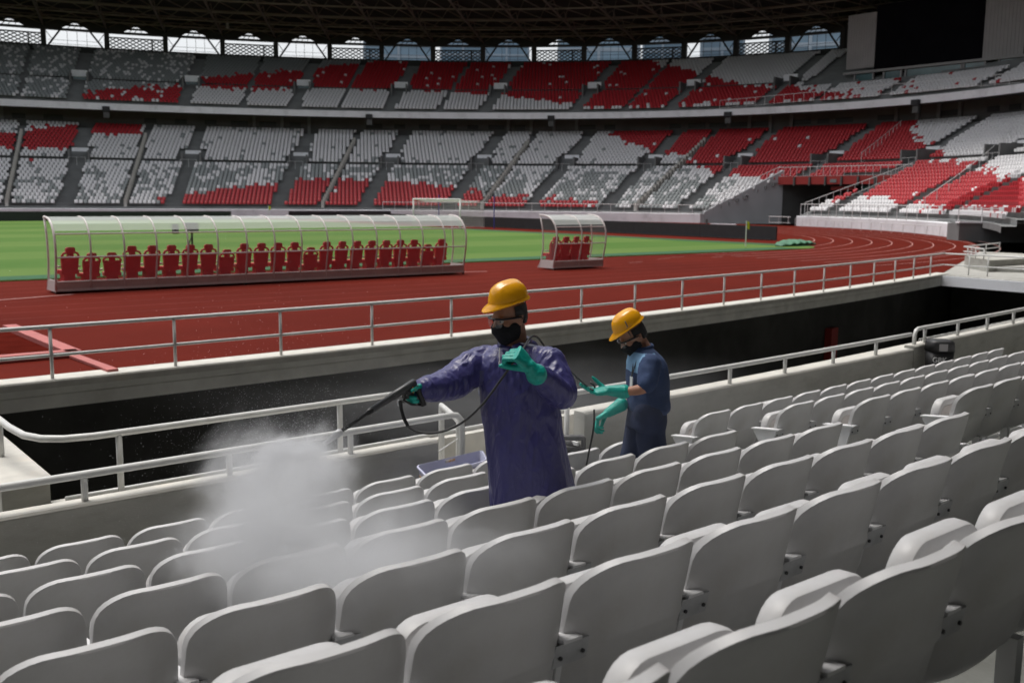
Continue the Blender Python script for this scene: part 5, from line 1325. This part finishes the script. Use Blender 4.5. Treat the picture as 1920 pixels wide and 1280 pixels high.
mb = MB(); mb.tube([nk2 + fa2 * (.062 * math.cos(a)) + le2 * (.062 * math.sin(a)) + Vector((0, 0, .016 - .012 * math.cos(a))) for a in [R_(x) for x in range(20, 345, 12)]], .016, 8); cloth(p2, 'collar', mb, M['navy'], .008, 2)
mb = MB(); n0 = W(1196, 668, D2 - .10); b0 = W(1184, 707, D2 - .13); mb.tube([nk2 + le2 * .06 + Vector((0, 0, .01)), n0, b0], .004, 5); mb.tube([nk2 - le2 * .03 + fa2 * .05, W(1189, 670, D2 - .06), b0], .004, 5); ch(mb, 'lanyard', M['dark_item'], p2)
mb = MB(); mb.box(b0 - Vector((0, 0, .035)), (.006, .05, .075), rz=math.atan2(fa2.y, fa2.x)); ch(mb, 'badge', M['badge'], p2)
mb = MB(); mb.box(W(1206, 693, D2 - .20), (.025, .025, .008), rz=.3); 
mb = MB()
for h_, k_, f_ in zip(hp2, kn2, ft2): limb(mb, [h_, h_.lerp(k_, .5), k_, f_ + Vector((0, 0, .05))], [.108, .100, .085, .078], 16)
torso(mb, [(W(1214, 762, D2), .118, .16), (W(1212, 785, D2), .13, .175), (W(1211, 800, D2), .125, .17)], fa2, le2)
cloth(p2, 'trousers', mb, M['trouser'], .012, 3, lambda p, n: .006 * (1 - abs(mnoise.noise(Vector((p.x * 8, p.y * 8, p.z * 5)))) * 2)); boots(p2, ft2, fa2)
hand('glove', p2, W(1143, 732, D2 - .2), -SIDE * .95 - UPV * .05 + TOCAM * .12, UPV * .8 + TOCAM * .3, [(.15, .35, .25), (.25, .45, .3), (.35, .5, .35), (.4, .5, .35)], thumb=(.75, .5, .6), cuff=W(1170, 734, D2 - .2), side=1, sc_=1.12, spread=.06)
hand('glove', p2, W(1143, 772, D2 - .02), (-SIDE * .85 - UPV * .5), (-UPV * .75 + SIDE * .45 + TOCAM * .2), [(.6, .7, .5), (.8, .9, .7), (.9, 1.0, .7), (.95, 1.0, .7)], thumb=(.7, .4, .5), cuff=W(1165, 758, D2), side=-1, sc_=1.12)
mb = MB(); mb.tube([W(1106, 716, D2 - .2), W(1114, 722, D2 - .2), W(1118, 734, D2 - .18)], .008, 6); h2 = empty('hose', W(1108, 820, D2 - .02)); tag(h2, 'thin black hose hanging from the second man\'s lower glove to the floor', 'hose')
mb2 = MB(); mb2.tube(spline([W(1114, 767, D2 - .05), W(1114, 790, D2 - .05), W(1111, 815, D2 - .02), W(1104, 848, D2 + .05), W(1098, 880, D2 + .1)]), .007, 7); ch(mb2, 'hose_tube', M['dark_item'], h2, True); ch(mb, 'hose_end', M['dark_item'], h2, True)

# ------------------------------------------------------------------ third worker, almost hidden behind the raincoat
D3 = 9.55; base3 = Vector((6.05, 7.78, ZF)); base3 = Vector((W(950, 850, D3).x, W(950, 850, D3).y, ZF))
B3 = lambda z, s=0, f=0: base3 + Vector((0, 0, z)) + SIDE * s + TOCAM * f
A3 = head_axes(TOCAM * .6 - SIDE * .6, R_(35))
def b3(mb):
    add_head(mb, B3(1.44, .02, .1), A3, B3(1.30))
    torso(mb, [(B3(1.32), .07, .06), (B3(1.26), .17, .10), (B3(1.0), .16, .1), (B3(.85), .16, .1)], SIDE, TOCAM)
    limb(mb, [B3(1.24, -.18), B3(.97, -.215), B3(.80, -.10, .22)], [.05, .042, .03]); limb(mb, [B3(1.24, .18), B3(.97, .21), B3(.80, .10, .22)], [.05, .042, .03])
    limb(mb, [B3(.86, -.09), B3(.45, -.10), B3(.1, -.10)], [.085, .06, .045]); limb(mb, [B3(.86, .09), B3(.45, .10), B3(.1, .1)], [.085, .06, .045])
p3 = body('person', 'worker in a dark shirt and trousers mostly hidden behind the raincoat', base3, b3, M['skin'])
mb = MB(); torso(mb, [(B3(1.34), .08, .07), (B3(1.28), .19, .11), (B3(1.1), .19, .12), (B3(.85), .18, .12), (B3(.76), .18, .12)], SIDE, TOCAM); limb(mb, [B3(1.25, -.18), B3(1.02, -.215)], [.07, .062]); limb(mb, [B3(1.25, .18), B3(1.02, .21)], [.07, .062]); cloth(p3, 'shirt', mb, M['navy'], .014)
mb = MB(); limb(mb, [B3(.82, -.09), B3(.45, -.11), B3(.06, -.11)], [.105, .085, .075]); limb(mb, [B3(.82, .09), B3(.45, .1), B3(.06, .1)], [.105, .085, .075]); cloth(p3, 'trousers', mb, M['trouser'], .014); boots(p3, [B3(0, -.11), B3(0, .1)], TOCAM)
for s_ in (-1, 1): hand('hand', p3, B3(.80, s_ * .10, .22), TOCAM * .7 - UPV * .4, -SIDE * s_, (.5, .6, .4), sc_=1.0, m=M['skin'], side=s_, voxel=.006)
hair(p3, B3(1.44, .02, .1), A3)
# ================================================================== BASKET, DEVICE, BIN
bk = empty('laundry_basket', (5.35, 7.2, ZF)); tag(bk, 'pale lilac plastic basket standing behind the first seat row', 'basket')
M['lilac'] = mat('lilac_plastic', (0.46, 0.47, 0.62), 0.4, 0.06, 8)
B0 = [gp_ for gp_ in (W(781, 868, 8.10), W(903, 856, 8.62), W(912, 866, 8.30), W(803, 884, 7.75))]
zt = sum(p.z for p in B0) / 4; B0 = [Vector((p.x, p.y, zt)) for p in B0]; cen = sum(B0, Vector()) / 4
def bring(s, z, r=.18):
    pts = []
    for i in range(4):
        p = B0[i]; a = B0[(i - 1) % 4]; b = B0[(i + 1) % 4]; p_a = p.lerp(a, r * .25 / (p - a).length * .5 / r * r * 2); p_b = p.lerp(b, .06 / (p - b).length)
        p_a = p.lerp(a, .06 / (p - a).length)
        for k in range(5):
            t = k / 4; pts.append((p_a * (1 - t) ** 2 + p * 2 * t * (1 - t) + p_b * t * t))
    return [cen + (q - cen) * s + Vector((0, 0, z - (0))) for q in pts]
hB = zt - ZF
mb = MB(); rg = [bring(.78, -hB + .002), bring(.80, -hB + .01), bring(.97, -.03), bring(.98, -.006), bring(1.03, -.008), bring(1.035, .004), bring(.985, .006), bring(.955, -.03), bring(.78, -hB + .014)]
mb.loft(rg); me = mb.mesh('basket_body', M['lilac'], False); auto_smooth(me, 40); o = add('basket_body', me, bk); o.matrix_parent_inverse = bk.matrix_basis.inverted()
M['ochre'] = mat('ochre_print', (0.50, 0.24, 0.06), 0.6, 0.3, 12, dirt=(0.6, 0.55, 0.5), dscale=18, damt=1.0, dlo=.45, dhi=.55)
a_, b_ = B0[3], B0[0]
mb = MB(); q0 = cen + (a_ - cen) * .985; q1 = cen + (b_ - cen) * .985; nrm = Vector(((q1 - q0).y, -(q1 - q0).x, 0)).normalized(); nrm = nrm if nrm.dot(q0 - cen) > 0 else -nrm
P = [q0.lerp(q1, .25) + Vector((0, 0, -.05)), q0.lerp(q1, .75) + Vector((0, 0, -.05)), q0.lerp(q1, .75) + Vector((0, 0, -.16)) - nrm * .03, q0.lerp(q1, .25) + Vector((0, 0, -.16)) - nrm * .03]
mb.prism([tuple(p + nrm * .004) for p in P], tuple(nrm * .004)); ch(mb, 'printed_label', M['ochre'], bk)
mb = MB(); hl_ = B0[0].lerp(B0[1], .5); mb.box(hl_ + Vector((0, 0, -.02)) - (hl_ - cen).normalized() * .012, (.10, .008, .02), rz=math.atan2((B0[1] - B0[0]).y, (B0[1] - B0[0]).x)); ch(mb, 'handle_slot', M['ochre'], bk)
# pressure washer frame by the wall end
D4 = 8.35
dv = empty('pressure_washer', (W(1070, 850, D4).x, W(1070, 850, D4).y, ZF)); tag(dv, 'black framed pressure washer beside the wall end behind the raincoat', 'machine')
Q = lambda x, y, q=0: W(x, y, D4 + q)
mb = MB(); mb.tube([Q(1052, 820, -.1), Q(1088, 821), Q(1094, 822), Q(1094, 848)], .022, 8); mb.tube([Q(1054, 818, .3), Q(1090, 818, .35), Q(1094, 822, .1)], .02, 8); mb.tube([Q(1056, 842, -.1), Q(1092, 842)], .02, 8); mb.tube([Q(1094, 845), (Q(1096, 850).x, Q(1096, 850).y, ZF)], .022, 8); mb.tube([Q(1048, 842, -.1), (Q(1048, 842, -.1).x, Q(1048, 842, -.1).y, ZF)], .022, 8); ch(mb, 'frame', M['dark_item'], dv, True)
mb = MB(); mb.tube([Q(1056, 832, .1), Q(1080, 836, .1)], .06, 14); mb.tube([Q(1042, 846, .1), Q(1086, 852, .1)], .09, 14); ch(mb, 'motor', M['dark_item'], dv, True)
mb = MB(); c4 = Q(1066, 846, .12); c4.z = ZF + .16; mb.box(c4, (.35, .3, .3), rz=.6); ch(mb, 'tank', M['gunmetal'], dv)
for q_ in (-.15, .15):
    mb = MB(); p4 = Vector((c4.x, c4.y, ZF + .09)) + SIDE * q_; mb.tube([p4 - TOCAM * .22, p4 + TOCAM * -.16], .09, 16); ch(mb, 'wheel', M['dark_item'], dv, True)
mb = MB(); mb.box(Q(1076, 830, .05), (.02, .11, .03)); ch(mb, 'hose_connector', M['white'], dv)
# litter bin
bs_, bv = 13.78, 6.78; bc = N(bs_, bv, ZF); bnd = empty('litter_bin', bc); tag(bnd, 'black litter bin with a white square label against the low wall', 'bin')
zb = .66; mb = MB(); rings = []
ang0 = -0.72
for z, s_ in ((ZF, .8), (ZF + .5, .93), (zb - .16, 1.0), (zb - .15, 1.04), (zb - .02, .98), (zb, .88), (zb + .012, .6)):
    ring_ = []
    for k in range(24):
        a = 2 * math.pi * k / 24; ca, sa = math.cos(a), math.sin(a); x = .185 * s_ * math.copysign(abs(ca) ** .55, ca); y = .165 * s_ * math.copysign(abs(sa) ** .55, sa)
        ring_.append(Vector((bc.x + x * math.cos(ang0) - y * math.sin(ang0), bc.y + x * math.sin(ang0) + y * math.cos(ang0), z)))
    rings.append(ring_)
mb.loft(rings[:3] + [rings[2]]); ch(mb, 'bin_body', M['dark_item'], bnd, True); mb = MB(); mb.loft(rings[3:]); ch(mb, 'bin_lid', M['dark_item'], bnd, True)
nb_ = Vector((math.sin(ang0), -math.cos(ang0), 0)); tb_ = Vector((math.cos(ang0), math.sin(ang0), 0))
mb = MB(); mb.box(bc + nb_ * .172 + Vector((0, 0, zb - .085 - ZF)) - tb_ * .01, (.12, .006, .10), ang0); ch(mb, 'label_square', M['panel'], bnd)
text('GBK', .105, bc + nb_ * .163 + Vector((0, 0, zb - .27 - ZF)) - tb_ * .05, tb_, (0, 0, 1), M['white'], 'lettering', bnd, .003)
# fire hydrant cabinet glimpsed in the dark trench
fh = empty('red_cabinet', N(27, 15.4, -2)); tag(fh, 'small dim red cabinet on the dark trench wall', 'cabinet')
mb = MB(); mb.box(N(27, 15.62, -1.75), (.45, .22, 1.0), Na(27, 15.6)); ch(mb, 'cabinet_body', M['red_beam'], fh)

# ================================================================== SPRAY
M['drop0'] = mat('water', (0.8, 0.8, 0.8))
def vol(name, label, ell, dens, scale, thr, col=(.93, .94, .96)):
    mb = MB(); ball(mb, (0, 0, 0), (1, 1, 1), 12); me = fix_normals(mb.mesh(name, M['drop0']))
    me.materials.clear(); m = bpy.data.materials.new(name); m.use_nodes = True; nt = m.node_tree; Nn = nt.nodes; L = nt.links
    for n in list(Nn):
        if n.type == 'BSDF_PRINCIPLED': Nn.remove(n)
    out = [n for n in Nn if n.type == 'OUTPUT_MATERIAL'][0]
    pv = Nn.new('ShaderNodeVolumePrincipled'); pv.inputs['Color'].default_value = (*col, 1); pv.inputs['Anisotropy'].default_value = .2
    tc = Nn.new('ShaderNodeTexCoord'); ln = Nn.new('ShaderNodeVectorMath'); ln.operation = 'LENGTH'; L.new(tc.outputs['Object'], ln.inputs[0])
    fo = Nn.new('ShaderNodeMapRange'); fo.inputs['From Min'].default_value = 1.0; fo.inputs['From Max'].default_value = .05; L.new(ln.outputs['Value'], fo.inputs['Value'])
    nz = Nn.new('ShaderNodeTexNoise'); nz.inputs['Scale'].default_value = scale; nz.inputs['Detail'].default_value = 6; nz.inputs['Roughness'].default_value = .68; nz.inputs['Distortion'].default_value = .5; L.new(tc.outputs['Object'], nz.inputs['Vector'])
    mr = Nn.new('ShaderNodeMapRange'); mr.inputs['From Min'].default_value = thr[0]; mr.inputs['From Max'].default_value = thr[1]
    sm = Nn.new('ShaderNodeMath'); sm.operation = 'MULTIPLY_ADD'; sm.inputs[1].default_value = .75; L.new(fo.outputs[0], sm.inputs[0]); L.new(nz.outputs['Fac'], sm.inputs[2]); L.new(sm.outputs[0], mr.inputs['Value'])
    m0 = Nn.new('ShaderNodeMath'); m0.operation = 'MULTIPLY'; L.new(mr.outputs[0], m0.inputs[0]); L.new(mr.outputs[0], m0.inputs[1])
    m2 = Nn.new('ShaderNodeMath'); m2.operation = 'MULTIPLY'; m2.inputs[1].default_value = dens; L.new(m0.outputs[0], m2.inputs[0]); L.new(m2.outputs[0], pv.inputs['Density'])
    L.new(pv.outputs[0], out.inputs['Volume'])
    me.materials.append(m); o = add(name, me); c, ax, ay, az = ell
    o.matrix_world = Matrix(((ax.x, ay.x, az.x, c.x), (ax.y, ay.y, az.y, c.y), (ax.z, ay.z, az.z, c.z), (0, 0, 0, 1)))
    tag(o, label, 'mist', kind='stuff'); return o
NZ = G3
DS = D1 - .85
def ellip(px, py, dep, wx, wz, wd): return (W(px, py, dep), SIDE * wx, TOCAM * wd, (CU * wz))
jd = (W(470, 905, 4.25) - G3).normalized(); ju = CU - jd * CU.dot(jd); ju.normalize(); jw = jd.cross(ju)
vol('spray_mist', 'bright jet of spray leaving the lance nozzle', (G3 + jd * .27, jd * .28, ju * .17, jw * .17), 60, 1.6, (.62, 1.15))
vol('spray_mist', 'dense white spray cloud hanging over the first seat rows', (W(515, 935, 4.32), jd * .72, ju * .52, jw * .44), 20, 1.9, (.72, 1.30))
vol('spray_mist', 'broad white drift of spray settling over the lower seat rows', ellip(525, 1020, 4.0, .62, .72, .55), 7.5, 2.3, (.72, 1.25))
vol('spray_mist', 'thin veil of spray over the middle seats below the raincoat', ellip(690, 1075, 3.6, .95, .60, .6), 4.5, 2.8, (.74, 1.2))
vol('spray_mist', 'faint mist hanging in front of the dark trench', ellip(1000, 760, 7.6, 3.2, .6, 1.6), .17, 2.2, (.55, 1.2))
rr = random.Random(21); mb = MB(); ovs = [(1, 0, 0), (-1, 0, 0), (0, 1, 0), (0, -1, 0), (0, 0, 1), (0, 0, -1)]; ofs = [(0, 2, 4), (2, 1, 4), (1, 3, 4), (3, 0, 4), (2, 0, 5), (1, 2, 5), (3, 1, 5), (0, 3, 5)]
M['drop'] = mat('water_droplet', (0.75, 0.77, 0.8), 0.2)
jet = (W(480, 900, 4.35) - G3)
for k in range(12000):
    t = rr.random() ** .8; c = G3 + jet * (1.15 * t)
    sp = .02 + .36 * t
    p = c + SIDE * rr.gauss(0, sp * .8) + CU * (rr.gauss(0, sp) + .03 - .10 * t) + TOCAM * rr.gauss(0, sp * .8)
    if rr.random() < .15: p = c + SIDE * rr.gauss(-.05, sp * 1.7) + CU * rr.gauss(.03, sp * 1.3) + TOCAM * rr.gauss(0, sp)
    r = rr.choice((.0006, .0008, .0010, .0013))
    mb._a([p + Vector(v) * r for v in ovs], ofs)
tag(mb.build('spray_droplets', M['drop']), 'cloud of fine water droplets thrown out by the lance nozzle', 'droplets', kind='stuff')
